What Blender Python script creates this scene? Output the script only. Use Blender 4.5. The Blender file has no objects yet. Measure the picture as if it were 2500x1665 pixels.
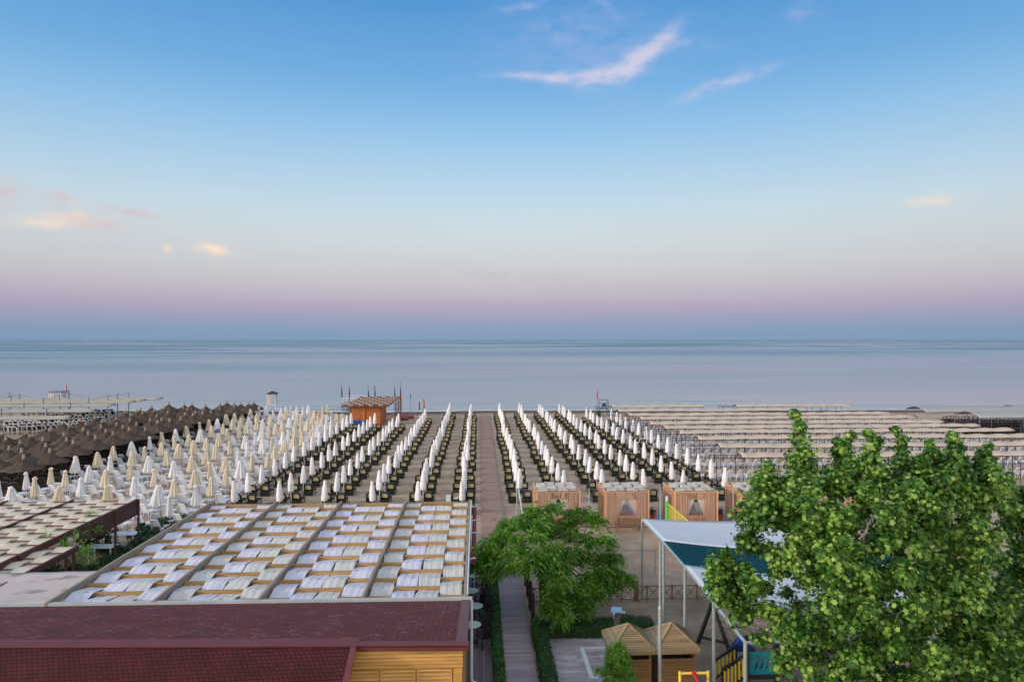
import bpy, math, random
import numpy as np
from mathutils import Vector
R = random.Random(7)
NR = np.random.RandomState(11)
S = bpy.context.scene
C = S.collection
PI = math.pi
YAW = math.radians(2.85)
CAMH = 13.0
FPX = 1666.7


def P(px, py, z=0.0):
    """World point at height z that stands in the direction (px, py) of the 2500 px photo: used to survey positions on the ground."""
    d = FPX * (CAMH - z) / (py - 829.0)
    return PD(px, d, z)


def PD(px, d, z=0.0):
    lat = (px - 1250.0) * d / FPX
    return Vector((lat * math.cos(YAW) + d * math.sin(YAW), d * math.cos(YAW) - lat * math.sin(YAW), z))


def ZH(py, d):
    return CAMH - (py - 829.0) * d / FPX


# ------------------------------------------------------------------ materials
def lin(c):
    c = c / 255.0
    return c / 12.92 if c <= 0.04045 else ((c + 0.055) / 1.055) ** 2.4


def s(r, g, b):
    return (lin(r), lin(g), lin(b), 1.0)


def _new(name):
    m = bpy.data.materials.new(name)
    m.use_nodes = True
    nt = m.node_tree
    return m, nt, nt.nodes['Principled BSDF']


def _ramp(nt, fac, stops):
    r = nt.nodes.new('ShaderNodeValToRGB')
    while len(r.color_ramp.elements) < len(stops):
        r.color_ramp.elements.new(0.5)
    for e, (p, c) in zip(r.color_ramp.elements, stops):
        e.position = p
        e.color = c
    nt.links.new(fac, r.inputs[0])
    return r.outputs[0]


def mul(c, k):
    return (c[0] * k, c[1] * k, c[2] * k, 1.0)


def mat(name, col, rough=0.7, var=0.15, scale=3.0, bump=0.0, bscale=None, metal=0.0, stretch=None, island=0.0, spec=0.4):
    """plain painted / fabric / plastic surface: base colour broken by noise, optional bump and per-piece variation"""
    m, nt, b = _new(name)
    L = nt.links.new
    tc = nt.nodes.new('ShaderNodeTexCoord')
    mp = nt.nodes.new('ShaderNodeMapping')
    mp.inputs['Scale'].default_value = stretch or (1, 1, 1)
    L(tc.outputs['Object'], mp.inputs[0])
    n = nt.nodes.new('ShaderNodeTexNoise')
    n.inputs['Scale'].default_value = scale
    n.inputs['Detail'].default_value = 5
    L(mp.outputs[0], n.inputs['Vector'])
    out = _ramp(nt, n.outputs[0], [(0.3, mul(col, 1 - var)), (0.7, mul(col, 1 + var))])
    if island:
        g = nt.nodes.new('ShaderNodeNewGeometry')
        r = _ramp(nt, g.outputs['Random Per Island'], [(0, (1 - island,) * 3 + (1,)), (1, (1 + island,) * 3 + (1,))])
        mx = nt.nodes.new('ShaderNodeMixRGB')
        mx.blend_type = 'MULTIPLY'
        mx.inputs[0].default_value = 1
        L(out, mx.inputs[1])
        L(r, mx.inputs[2])
        out = mx.outputs[0]
    L(out, b.inputs['Base Color'])
    b.inputs['Roughness'].default_value = rough
    b.inputs['Metallic'].default_value = metal
    b.inputs['Specular IOR Level'].default_value = spec
    if bump:
        n2 = nt.nodes.new('ShaderNodeTexNoise')
        n2.inputs['Scale'].default_value = bscale or scale * 4
        n2.inputs['Detail'].default_value = 4
        L(mp.outputs[0], n2.inputs['Vector'])
        bp = nt.nodes.new('ShaderNodeBump')
        bp.inputs['Strength'].default_value = bump
        bp.inputs['Distance'].default_value = 0.03
        L(n2.outputs[0], bp.inputs['Height'])
        L(bp.outputs[0], b.inputs['Normal'])
    return m


def mat_leaf(name, dark, mid, light, rough=0.5, trans=0.35, nscale=0.8):
    m, nt, b = _new(name)
    L = nt.links.new
    g = nt.nodes.new('ShaderNodeNewGeometry')
    tc = nt.nodes.new('ShaderNodeTexCoord')
    n = nt.nodes.new('ShaderNodeTexNoise')
    n.inputs['Scale'].default_value = nscale
    L(tc.outputs['Object'], n.inputs['Vector'])
    ad = nt.nodes.new('ShaderNodeMath')
    ad.operation = 'MULTIPLY_ADD'
    L(n.outputs[0], ad.inputs[0])
    ad.inputs[1].default_value = 0.9
    sb = nt.nodes.new('ShaderNodeMath')
    sb.operation = 'MULTIPLY_ADD'
    L(g.outputs['Random Per Island'], sb.inputs[0])
    sb.inputs[1].default_value = 0.75
    sb.inputs[2].default_value = -0.33
    L(sb.outputs[0], ad.inputs[2])
    col = _ramp(nt, ad.outputs[0], [(0.1, dark), (0.5, mid), (0.85, light)])
    L(col, b.inputs['Base Color'])
    b.inputs['Roughness'].default_value = rough
    b.inputs['Specular IOR Level'].default_value = 0.35
    t = nt.nodes.new('ShaderNodeBsdfTranslucent')
    L(col, t.inputs['Color'])
    mx = nt.nodes.new('ShaderNodeMixShader')
    mx.inputs[0].default_value = trans
    L(b.outputs[0], mx.inputs[1])
    L(t.outputs[0], mx.inputs[2])
    L(mx.outputs[0], nt.nodes['Material Output'].inputs['Surface'])
    return m


def mat_cloth(name, col, var=0.06, trans=0.25, scale=2.0, bump=0.25, bscale=14.0, stretch=None, island=0.0):
    m = mat(name, col, 0.85, var, scale, bump, bscale, stretch=stretch, spec=0.15, island=island)
    nt = m.node_tree
    b = nt.nodes['Principled BSDF']
    t = nt.nodes.new('ShaderNodeBsdfTranslucent')
    src = b.inputs['Base Color'].links[0].from_socket
    nt.links.new(src, t.inputs['Color'])
    mx = nt.nodes.new('ShaderNodeMixShader')
    mx.inputs[0].default_value = trans
    nt.links.new(b.outputs[0], mx.inputs[1])
    nt.links.new(t.outputs[0], mx.inputs[2])
    nt.links.new(mx.outputs[0], nt.nodes['Material Output'].inputs['Surface'])
    return m


def mat_sand():
    m, nt, b = _new('sand')
    L = nt.links.new
    tc = nt.nodes.new('ShaderNodeTexCoord')
    outs = []
    for sc, det in ((0.05, 3), (0.6, 6), (6.0, 4)):
        n = nt.nodes.new('ShaderNodeTexNoise')
        n.inputs['Scale'].default_value = sc
        n.inputs['Detail'].default_value = det
        n.inputs['Roughness'].default_value = 0.65
        L(tc.outputs['Object'], n.inputs['Vector'])
        outs.append(n.outputs[0])
    a = nt.nodes.new('ShaderNodeMath'); a.operation = 'MULTIPLY_ADD'
    L(outs[0], a.inputs[0]); a.inputs[1].default_value = 0.4; L(outs[1], a.inputs[2])
    a2 = nt.nodes.new('ShaderNodeMath'); a2.operation = 'MULTIPLY_ADD'
    L(outs[2], a2.inputs[0]); a2.inputs[1].default_value = 0.35; L(a.outputs[0], a2.inputs[2])
    col = _ramp(nt, a2.outputs[0], [(0.55, (0.29, 0.212, 0.15, 1)), (0.85, (0.41, 0.305, 0.224, 1)), (1.1, (0.5, 0.38, 0.285, 1))])
    # wet strip along the water: wetness follows the height of the beach
    sp = nt.nodes.new('ShaderNodeSeparateXYZ'); L(tc.outputs['Object'], sp.inputs[0])
    wn = nt.nodes.new('ShaderNodeMath'); wn.operation = 'MULTIPLY_ADD'
    L(outs[1], wn.inputs[0]); wn.inputs[1].default_value = 0.12; L(sp.outputs[2], wn.inputs[2])
    wet = nt.nodes.new('ShaderNodeMapRange'); L(wn.outputs[0], wet.inputs[0])
    wet.inputs[1].default_value = -0.06; wet.inputs[2].default_value = 0.03; wet.inputs[3].default_value = 1; wet.inputs[4].default_value = 0
    mx = nt.nodes.new('ShaderNodeMixRGB'); L(wet.outputs[0], mx.inputs[0]); L(col, mx.inputs[1]); mx.inputs[2].default_value = (0.13, 0.095, 0.07, 1)
    L(mx.outputs[0], b.inputs['Base Color'])
    b.inputs['Roughness'].default_value = 0.95
    b.inputs['Specular IOR Level'].default_value = 0.2
    # foot prints and raked ridges
    v = nt.nodes.new('ShaderNodeTexVoronoi'); v.inputs['Scale'].default_value = 1.9; L(tc.outputs['Object'], v.inputs['Vector'])
    bp = nt.nodes.new('ShaderNodeBump'); bp.inputs['Strength'].default_value = 0.85; bp.inputs['Distance'].default_value = 0.12
    ad = nt.nodes.new('ShaderNodeMath'); ad.operation = 'ADD'; L(v.outputs['Distance'], ad.inputs[0]); L(outs[2], ad.inputs[1])
    L(ad.outputs[0], bp.inputs['Height']); L(bp.outputs[0], b.inputs['Normal'])
    return m


def mat_water():
    m, nt, b = _new('sea_water')
    L = nt.links.new
    b.inputs['Base Color'].default_value = (0.10, 0.19, 0.255, 1)
    b.inputs['IOR'].default_value = 1.33
    b.inputs['Specular IOR Level'].default_value = 0.5
    b.inputs['Specular Tint'].default_value = (0.86, 0.97, 1.0, 1)
    tc = nt.nodes.new('ShaderNodeTexCoord')

    def noise(scale, st, det=3):
        mp = nt.nodes.new('ShaderNodeMapping'); mp.inputs['Scale'].default_value = st
        L(tc.outputs['Object'], mp.inputs[0])
        n = nt.nodes.new('ShaderNodeTexNoise'); n.inputs['Scale'].default_value = scale; n.inputs['Detail'].default_value = det
        n.inputs['Distortion'].default_value = 1.4 if scale < 0.1 else 0.0
        L(mp.outputs[0], n.inputs['Vector'])
        return n.outputs[0]
    slick = noise(0.003, (0.45, 1.1, 1), 6)
    # calm near the beach, more ruffled by the wind further out, with smooth slicks
    sp = nt.nodes.new('ShaderNodeSeparateXYZ'); L(tc.outputs['Object'], sp.inputs[0])
    lg = nt.nodes.new('ShaderNodeMath'); lg.operation = 'LOGARITHM'; L(sp.outputs[1], lg.inputs[0]); lg.inputs[1].default_value = 10
    mr = nt.nodes.new('ShaderNodeMapRange'); L(lg.outputs[0], mr.inputs[0])
    mr.inputs[1].default_value = 2.1; mr.inputs[2].default_value = 3.3; mr.inputs[3].default_value = 0.13; mr.inputs[4].default_value = 0.40
    rg = _ramp(nt, slick, [(0.40, (0.35,) * 3 + (1,)), (0.47, (0.9,) * 3 + (1,)), (0.62, (1.3,) * 3 + (1,))])
    mm = nt.nodes.new('ShaderNodeMath'); mm.operation = 'MULTIPLY'; L(rg, mm.inputs[0]); L(mr.outputs[0], mm.inputs[1])
    L(mm.outputs[0], b.inputs['Roughness'])
    swell = noise(0.16, (0.16, 1.0, 1), 4)
    ripple = noise(1.2, (0.35, 1.0, 1), 3)
    bp = nt.nodes.new('ShaderNodeBump'); bp.inputs['Strength'].default_value = 0.022; bp.inputs['Distance'].default_value = 1.0
    L(swell, bp.inputs['Height'])
    bp2 = nt.nodes.new('ShaderNodeBump'); bp2.inputs['Strength'].default_value = 0.015; bp2.inputs['Distance'].default_value = 0.2
    L(ripple, bp2.inputs['Height']); L(bp.outputs[0], bp2.inputs['Normal'])
    L(bp2.outputs[0], b.inputs['Normal'])
    return m


def mat_shingle(name, base, dark, row, width, glint_fac=0.0, rough=0.6):
    """bitumen shingles: rounded tabs in staggered rows laid over Object XY (rows along Y)"""
    m, nt, b = _new(name)
    L = nt.links.new
    tc = nt.nodes.new('ShaderNodeTexCoord')
    br = nt.nodes.new('ShaderNodeTexBrick')
    L(tc.outputs['UV'], br.inputs['Vector'])
    br.inputs['Scale'].default_value = 1.0
    br.inputs['Brick Width'].default_value = width
    br.inputs['Row Height'].default_value = row
    br.inputs['Mortar Size'].default_value = row * 0.12
    br.inputs['Mortar Smooth'].default_value = 0.6
    br.inputs['Color1'].default_value = base
    br.inputs['Color2'].default_value = mul(base, 0.72)
    br.inputs['Mortar'].default_value = dark
    n = nt.nodes.new('ShaderNodeTexNoise'); n.inputs['Scale'].default_value = 0.9; n.inputs['Detail'].default_value = 6
    L(tc.outputs['UV'], n.inputs['Vector'])
    mx = nt.nodes.new('ShaderNodeMixRGB'); mx.blend_type = 'MULTIPLY'; mx.inputs[0].default_value = 1
    L(br.outputs['Color'], mx.inputs[1])
    L(_ramp(nt, n.outputs[0], [(0.3, (0.75,) * 3 + (1,)), (0.7, (1.25,) * 3 + (1,))]), mx.inputs[2])
    out = mx.outputs[0]
    if glint_fac:
        # sky reflections painted into the colour as pale specks on single tabs
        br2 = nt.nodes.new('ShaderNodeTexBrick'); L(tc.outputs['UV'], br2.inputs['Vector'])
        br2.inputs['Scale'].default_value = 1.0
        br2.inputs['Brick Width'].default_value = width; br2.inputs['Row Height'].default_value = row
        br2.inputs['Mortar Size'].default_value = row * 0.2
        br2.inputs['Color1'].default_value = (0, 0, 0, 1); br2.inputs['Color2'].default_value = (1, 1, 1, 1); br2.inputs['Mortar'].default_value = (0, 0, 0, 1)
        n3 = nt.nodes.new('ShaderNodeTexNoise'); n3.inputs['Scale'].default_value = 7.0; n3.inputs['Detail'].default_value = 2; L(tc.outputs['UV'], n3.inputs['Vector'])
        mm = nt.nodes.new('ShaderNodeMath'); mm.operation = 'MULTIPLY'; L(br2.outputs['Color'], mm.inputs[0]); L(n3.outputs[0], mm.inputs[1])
        f = nt.nodes.new('ShaderNodeMapRange'); L(mm.outputs[0], f.inputs[0]); f.inputs[1].default_value = 0.36; f.inputs[2].default_value = 0.56; f.inputs[3].default_value = 0; f.inputs[4].default_value = glint_fac
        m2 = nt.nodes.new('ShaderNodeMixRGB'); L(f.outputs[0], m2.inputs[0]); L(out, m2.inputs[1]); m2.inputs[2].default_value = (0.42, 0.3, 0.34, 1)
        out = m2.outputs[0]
    L(out, b.inputs['Base Color'])
    b.inputs['Roughness'].default_value = rough
    b.inputs['Specular IOR Level'].default_value = 0.22
    bp = nt.nodes.new('ShaderNodeBump'); bp.inputs['Strength'].default_value = 0.7; bp.inputs['Distance'].default_value = 0.02
    inv = nt.nodes.new('ShaderNodeMath'); inv.operation = 'SUBTRACT'; inv.inputs[0].default_value = 1; L(br.outputs['Fac'], inv.inputs[1])
    L(inv.outputs[0], bp.inputs['Height']); L(bp.outputs[0], b.inputs['Normal'])
    return m


def mat_tiles():
    m, nt, b = _new('stone_tiles')
    L = nt.links.new
    tc = nt.nodes.new('ShaderNodeTexCoord')
    br = nt.nodes.new('ShaderNodeTexBrick'); L(tc.outputs['Object'], br.inputs['Vector'])
    br.inputs['Scale'].default_value = 1; br.inputs['Brick Width'].default_value = 0.9; br.inputs['Row Height'].default_value = 0.3
    br.inputs['Mortar Size'].default_value = 0.006
    br.inputs['Color1'].default_value = s(186, 182, 190); br.inputs['Color2'].default_value = s(158, 148, 154); br.inputs['Mortar'].default_value = s(95, 88, 92)
    n = nt.nodes.new('ShaderNodeTexNoise'); n.inputs['Scale'].default_value = 2.5; n.inputs['Detail'].default_value = 8
    mp = nt.nodes.new('ShaderNodeMapping'); mp.inputs['Scale'].default_value = (0.7, 4, 1); L(tc.outputs['Object'], mp.inputs[0]); L(mp.outputs[0], n.inputs['Vector'])
    mx = nt.nodes.new('ShaderNodeMixRGB'); mx.blend_type = 'MULTIPLY'; mx.inputs[0].default_value = 1
    L(br.outputs['Color'], mx.inputs[1]); L(_ramp(nt, n.outputs[0], [(0.3, (0.7, 0.66, 0.66, 1)), (0.7, (1.25,) * 3 + (1,))]), mx.inputs[2])
    L(mx.outputs[0], b.inputs['Base Color']); b.inputs['Roughness'].default_value = 0.45
    return m


M = {}
M['sand'] = mat_sand()
M['water'] = mat_water()
M['foam'] = mat('foam', (0.72, 0.75, 0.78, 1), 0.8, 0.2, 1.5)
M['sail_white'] = mat_cloth('pergola_cloth_white', s(216, 215, 228), 0.11, 0.12, 0.8, 0.45, 9, (9, 0.7, 1))
M['sail_cream'] = mat_cloth('pergola_cloth_cream', s(212, 210, 206), 0.11, 0.12, 0.8, 0.45, 9, (9, 0.7, 1))
M['cream_cloth'] = mat_cloth('terrace_cloth_cream', s(214, 204, 184), 0.08, 0.12, 1.0, 0.35, 8)
M['rafter'] = mat('pine_rafter', s(156, 124, 82), 0.65, 0.25, 1.5, 0.3, 6, stretch=(0.6, 6, 6), island=0.22)
M['beam_grey'] = mat('weathered_beam', s(150, 136, 122), 0.7, 0.2, 2, 0.3, 8, stretch=(6, 0.5, 6))
M['brown_wood'] = mat('dark_brown_wood', s(84, 50, 46), 0.6, 0.25, 2, 0.3, 8, stretch=(0.5, 6, 6))
M['red_rafter'] = mat('red_brown_rafter', s(122, 62, 52), 0.6, 0.2, 2)
M['roof_far'] = mat_shingle('roof_glint_shingle', s(108, 46, 46), s(70, 30, 31), 0.2, 0.36, 0.34, 0.7)  # far slope: sky glints painted on as paler tabs
M['roof_near'] = mat_shingle('roof_red_shingle', s(80, 30, 31), s(28, 10, 11), 0.115, 0.135, 0.0, 0.6)
M['ridge'] = mat('roof_ridge_cap', s(98, 52, 54), 0.5, 0.12, 1.5)
M['gutter'] = mat('gutter_metal', s(176, 180, 178), 0.45, 0.12, 1.0)
M['yellow_wood'] = mat('yellow_pine_siding', s(186, 141, 78), 0.6, 0.28, 1.6, 0.3, 7, stretch=(0.45, 4, 6), island=0.13)
M['white_paint'] = mat('white_paint', s(215, 222, 224), 0.45, 0.06, 2)
M['maroon'] = mat('maroon_fabric', s(120, 44, 58), 0.8, 0.12, 3)
M['fascia'] = mat('fascia_board', s(88, 38, 40), 0.65, 0.15, 2)
M['deck'] = mat('deck_boards', s(104, 94, 98), 0.65, 0.2, 1.2, 0.2, 8, stretch=(6, 0.4, 1), island=0.18)
M['board_near'] = mat('boardwalk_grey', s(150, 138, 146), 0.7, 0.14, 1.1, 0.2, 10, stretch=(1, 5, 1), island=0.16)
M['board_far'] = mat('boardwalk_brown', s(156, 127, 114), 0.75, 0.14, 0.5, 0.2, 10, stretch=(1, 5, 1), island=0.14)
M['tiles'] = mat_tiles()
M['kerb'] = mat('pale_stone', s(188, 182, 172), 0.7, 0.1, 3)
M['white_line'] = mat('white_stone', s(205, 212, 210), 0.6, 0.08, 3)
M['plastic_white'] = mat('white_plastic', s(226, 230, 236), 0.4, 0.05, 3)
M['green_frame'] = mat('dark_green_plastic', s(26, 34, 30), 0.4, 0.2, 4)
M['tan_mesh'] = mat('tan_mesh', s(194, 178, 138), 0.8, 0.1, 30, 0.3, 90)
M['furl_white'] = mat_cloth('furled_cloth_white', s(228, 226, 225), 0.1, 0.08, 4, 0.3, 25, (1, 1, 0.4))
M['furl_cream'] = mat_cloth('furled_cloth_cream', s(218, 204, 180), 0.08, 0.08, 4, 0.3, 25, (1, 1, 0.4))
M['slim_white'] = mat_cloth('slim_cover_white', s(234, 231, 233), 0.08, 0.08, 5, 0.5, 22, (1, 1, 0.6))
M['pole_white'] = mat('white_pole', s(220, 222, 222), 0.4, 0.05, 3)
M['terracotta'] = mat('rust_plastic', s(140, 62, 36), 0.6, 0.15, 5)
M['thatch'] = mat('dry_reed', s(88, 73, 63), 0.95, 0.5, 9, 0.9, 30, stretch=(1, 1, 0.4))
M['thatch_top'] = mat('pale_reed', s(158, 138, 122), 0.9, 0.2, 12)
M['dark_wood'] = mat('dark_post', s(52, 40, 36), 0.7, 0.2, 5)
M['dark_plastic'] = mat('dark_brown_plastic', s(66, 58, 58), 0.5, 0.25, 4)
M['canopy_beige'] = mat_cloth('canopy_beige', s(198, 182, 165), 0.05, 0.1, 0.6, 0.25, 4)
M['canopy_grey'] = mat_cloth('canopy_grey', s(164, 166, 164), 0.05, 0.1, 0.6, 0.2, 4)
M['canopy_cream'] = mat_cloth('canopy_cream', s(176, 170, 156), 0.05, 0.1, 0.6, 0.2, 4)
M['steel_dark'] = mat('dark_steel', s(66, 64, 76), 0.5, 0.15, 3, metal=0.3)
M['steel_grey'] = mat('grey_steel', s(112, 122, 134), 0.45, 0.12, 3, metal=0.3)
M['galv'] = mat('galvanised_pole', s(168, 180, 182), 0.4, 0.1, 2.5, metal=0.35)
M['cabana'] = mat('orange_larch', s(204, 158, 124), 0.6, 0.16, 2, 0.2, 8, stretch=(3, 3, 0.6), island=0.14)
M['curtain'] = mat_cloth('sheer_curtain', s(226, 214, 208), 0.06, 0.25, 3, 0.3, 12)
M['cabana_top'] = mat_cloth('cabana_cloth', s(212, 202, 187), 0.06, 0.12, 1.5, 0.3, 9)
M['cushion'] = mat('white_cushion', s(214, 216, 226), 0.85, 0.05, 3)
M['hut'] = mat('orange_plywood', s(172, 98, 50), 0.5, 0.2, 1.1, 0.1, 5, stretch=(2, 2, 0.35), island=0.1)
M['hut_dark'] = mat('brown_frame', s(104, 56, 34), 0.55, 0.2, 2)
M['blue_tarp'] = mat('blue_tarp', s(28, 70, 140), 0.5, 0.12, 3)
M['pink_cloth'] = mat('rose_cushion', s(146, 106, 112), 0.85, 0.1, 3)
M['flag_red'] = mat('flag_red', s(200, 36, 44), 0.8, 0.1, 3)
M['flag_blue'] = mat('flag_blue', s(64, 78, 150), 0.8, 0.1, 3)
M['flag_pale'] = mat('flag_pale', s(196, 198, 214), 0.8, 0.1, 3)
M['flag_yellow'] = mat('flag_orange', s(222, 150, 60), 0.8, 0.1, 3)
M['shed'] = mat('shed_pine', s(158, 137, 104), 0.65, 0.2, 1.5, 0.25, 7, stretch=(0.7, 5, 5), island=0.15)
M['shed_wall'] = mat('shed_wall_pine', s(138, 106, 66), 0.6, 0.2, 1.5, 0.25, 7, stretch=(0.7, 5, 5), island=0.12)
M['shed_dark'] = mat('shed_pine_dark', s(120, 106, 80), 0.8, 0.3, 2, 0.25, 7, stretch=(5, 0.7, 5), island=0.15)  # same pine hue, darker, for the right and back roof sides
M['black_timber'] = mat('black_timber', s(34, 32, 36), 0.55, 0.2, 4)
M['yellow_paint'] = mat('yellow_paint', s(214, 184, 44), 0.45, 0.08, 3)
M['tube_yellow'] = mat('yellow_tube', s(238, 206, 74), 0.35, 0.06, 3)
M['tube_red'] = mat('red_tube', s(192, 36, 46), 0.35, 0.08, 3)
M['teal'] = mat('teal_panel', s(12, 136, 154), 0.4, 0.06, 3)
M['blue_sail'] = mat_cloth('blue_shade_cloth', s(2, 68, 80), 0.08, 0.12, 0.8, 0.2, 5)
M['white_sail'] = mat_cloth('white_shade_cloth', s(210, 218, 226), 0.04, 0.2, 0.6, 0.15, 5)
M['fence_wood'] = mat('rustic_timber', s(130, 100, 78), 0.75, 0.2, 3)
M['bench_wood'] = mat('bench_timber', s(132, 104, 80), 0.7, 0.2, 3)
M['bark'] = mat('plane_bark', s(128, 116, 92), 0.85, 0.35, 4, 0.6, 12)
M['bark_dark'] = mat('dark_bark', s(72, 56, 44), 0.9, 0.3, 5, 0.6, 14)
M['leaf_plane'] = mat_leaf('plane_leaf', (0.016, 0.06, 0.008, 1), (0.065, 0.185, 0.022, 1), (0.33, 0.5, 0.1, 1), 0.42, 0.28, 0.7)
M['leaf_bead'] = mat_leaf('bead_tree_leaf', (0.03, 0.12, 0.012, 1), (0.115, 0.29, 0.035, 1), (0.27, 0.47, 0.075, 1), 0.5, 0.4, 0.9)
M['leaf_hedge'] = mat_leaf('hedge_leaf', (0.014, 0.045, 0.01, 1), (0.028, 0.08, 0.016, 1), (0.055, 0.125, 0.025, 1), 0.5, 0.2, 2)
M['leaf_strip'] = mat_leaf('creeper_leaf', (0.02, 0.07, 0.012, 1), (0.04, 0.125, 0.02, 1), (0.08, 0.2, 0.03, 1), 0.5, 0.25, 2)
M['leaf_lime'] = mat_leaf('lime_leaf', (0.07, 0.2, 0.02, 1), (0.15, 0.36, 0.04, 1), (0.28, 0.5, 0.07, 1), 0.5, 0.35, 2)
M['leaf_garden'] = mat_leaf('garden_leaf', (0.008, 0.03, 0.01, 1), (0.022, 0.07, 0.016, 1), (0.06, 0.13, 0.03, 1), 0.5, 0.2, 1.2)
M['leaf_purple'] = mat_leaf('purple_leaf', (0.03, 0.012, 0.02, 1), (0.06, 0.02, 0.035, 1), (0.1, 0.04, 0.05, 1), 0.5, 0.2, 2)
M['chrome'] = mat('shower_metal', s(180, 200, 212), 0.25, 0.08, 4, metal=0.7)
M['shower_post'] = mat('grey_brown_post', s(108, 96, 98), 0.6, 0.12, 4)
M['black_chair'] = mat('black_rattan', s(26, 27, 30), 0.5, 0.3, 20, 0.4, 60)
M['table_top'] = mat('pale_table', s(186, 204, 204), 0.4, 0.06, 4)
M['net_green'] = mat('green_pad', s(86, 190, 70), 0.6, 0.08, 4)
M['net_yellow'] = mat('yellow_net', s(206, 204, 70), 0.7, 0.1, 4)
M['rope'] = mat('pale_rope', s(150, 148, 150), 0.8, 0.1, 6)
M['dark_green_bin'] = mat('green_bin', s(24, 58, 44), 0.5, 0.15, 5)


# ------------------------------------------------------------------ mesh builder and scene helpers
class MB:
    def __init__(self):
        self.v, self.f, self.uv = [], [], None

    def add(self, vs, fs):
        n = len(self.v)
        self.v.extend(tuple(p) for p in vs)
        self.f.extend(tuple(i + n for i in f) for f in fs)
        return self

    def box(self, x0, x1, y0, y1, z0, z1):
        return self.add([(x0, y0, z0), (x1, y0, z0), (x1, y1, z0), (x0, y1, z0), (x0, y0, z1), (x1, y0, z1), (x1, y1, z1), (x0, y1, z1)],
                        [(0, 3, 2, 1), (4, 5, 6, 7), (0, 1, 5, 4), (1, 2, 6, 5), (2, 3, 7, 6), (3, 0, 4, 7)])

    def cbox(self, cx, cy, cz, sx, sy, sz):
        return self.box(cx - sx / 2, cx + sx / 2, cy - sy / 2, cy + sy / 2, cz - sz / 2, cz + sz / 2)

    def beam(self, p, q, w, h, up=(0, 0, 1)):
        p, q = Vector(p), Vector(q)
        d = (q - p).normalized()
        u = Vector(up)
        if abs(d.dot(u)) > 0.98:
            u = Vector((0, 1, 0))
        a = d.cross(u).normalized() * w / 2
        b = a.cross(d).normalized() * h / 2
        vs = [p - a - b, p + a - b, p + a + b, p - a + b, q - a - b, q + a - b, q + a + b, q - a + b]
        return self.add(vs, [(0, 1, 2, 3), (7, 6, 5, 4), (0, 4, 5, 1), (1, 5, 6, 2), (2, 6, 7, 3), (3, 7, 4, 0)])

    def tube(self, pts, r, n=8, cap=True):
        pts = [Vector(p) for p in pts]
        rs = r if isinstance(r, (list, tuple)) else [r] * len(pts)
        base = len(self.v)
        prev = None
        for i, p in enumerate(pts):
            d = (pts[min(i + 1, len(pts) - 1)] - pts[max(i - 1, 0)]).normalized()
            if prev is None:
                a = d.orthogonal().normalized()
            else:
                a = (prev - d * prev.dot(d)).normalized()
            prev = a
            b = d.cross(a)
            for k in range(n):
                t = 2 * PI * k / n
                self.v.append(tuple(p + (a * math.cos(t) + b * math.sin(t)) * rs[i]))
        for i in range(len(pts) - 1):
            for k in range(n):
                k2 = (k + 1) % n
                self.f.append((base + i * n + k, base + i * n + k2, base + (i + 1) * n + k2, base + (i + 1) * n + k))
        if cap:
            self.f.append(tuple(base + k for k in reversed(range(n))))
            e = base + (len(pts) - 1) * n
            self.f.append(tuple(e + k for k in range(n)))
        return self

    def lathe(self, prof, n=12, c=(0, 0), wob=None):
        """prof: [(r, z)] bottom to top around a vertical axis at c; wob(theta, r, z) -> radius"""
        base = len(self.v)
        for r, z in prof:
            for k in range(n):
                t = 2 * PI * k / n
                rr = wob(t, r, z) if wob else r
                self.v.append((c[0] + rr * math.cos(t), c[1] + rr * math.sin(t), z))
        for i in range(len(prof) - 1):
            for k in range(n):
                k2 = (k + 1) % n
                self.f.append((base + i * n + k, base + i * n + k2, base + (i + 1) * n + k2, base + (i + 1) * n + k))
        self.f.append(tuple(base + k for k in reversed(range(n))))
        e = base + (len(prof) - 1) * n
        self.f.append(tuple(e + k for k in range(n)))
        return self

    def sheet(self, fn, nu, nv, thick=0.0):
        """fn(u, v) -> point for u, v in 0..1; thick: extruded down by that much so the cloth has an edge"""
        base = len(self.v)
        layers = (0.0,) if not thick else (0.0, -thick)
        for dz in layers:
            for j in range(nv + 1):
                for i in range(nu + 1):
                    p = fn(i / nu, j / nv)
                    self.v.append((p[0], p[1], p[2] + dz))
        w = nu + 1
        n1 = w * (nv + 1)
        for j in range(nv):
            for i in range(nu):
                a = base + j * w + i
                self.f.append((a, a + 1, a + w + 1, a + w))
                if thick:
                    b = a + n1
                    self.f.append((b, b + w, b + w + 1, b + 1))
        if thick:
            rim = [(base + i, base + i + 1) for i in range(nu)] + [(base + i * w + nu, base + (i + 1) * w + nu) for i in range(nv)]
            rim += [(base + nv * w + i + 1, base + nv * w + i) for i in range(nu)] + [(base + (i + 1) * w, base + i * w) for i in range(nv)]
            for a, b in rim:
                self.f.append((b, a, a + n1, b + n1))
        return self

    def build(self, name, m, parent=None, smooth=False, world=True):
        me = bpy.data.meshes.new(name)
        vs = self.v
        if parent is not None and world:
            o0 = origin_of(parent)
            vs = [(x - o0[0], y - o0[1], z - o0[2]) for x, y, z in vs]
        me.from_pydata(vs, [], self.f)
        me.materials.append(m)
        if smooth:
            me.polygons.foreach_set('use_smooth', [True] * len(me.polygons))
        if self.uv:
            ul = me.uv_layers.new(name='UVMap')
            for lp in me.loops:
                ul.data[lp.index].uv = self.uv(Vector(self.v[lp.vertex_index]))
        me.update()
        o = bpy.data.objects.new(name, me)
        C.objects.link(o)
        if parent is not None:
            o.parent = parent
        return o


def origin_of(o):
    v = Vector((0, 0, 0))
    while o is not None:
        v += o.location
        o = o.parent
    return v


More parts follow.
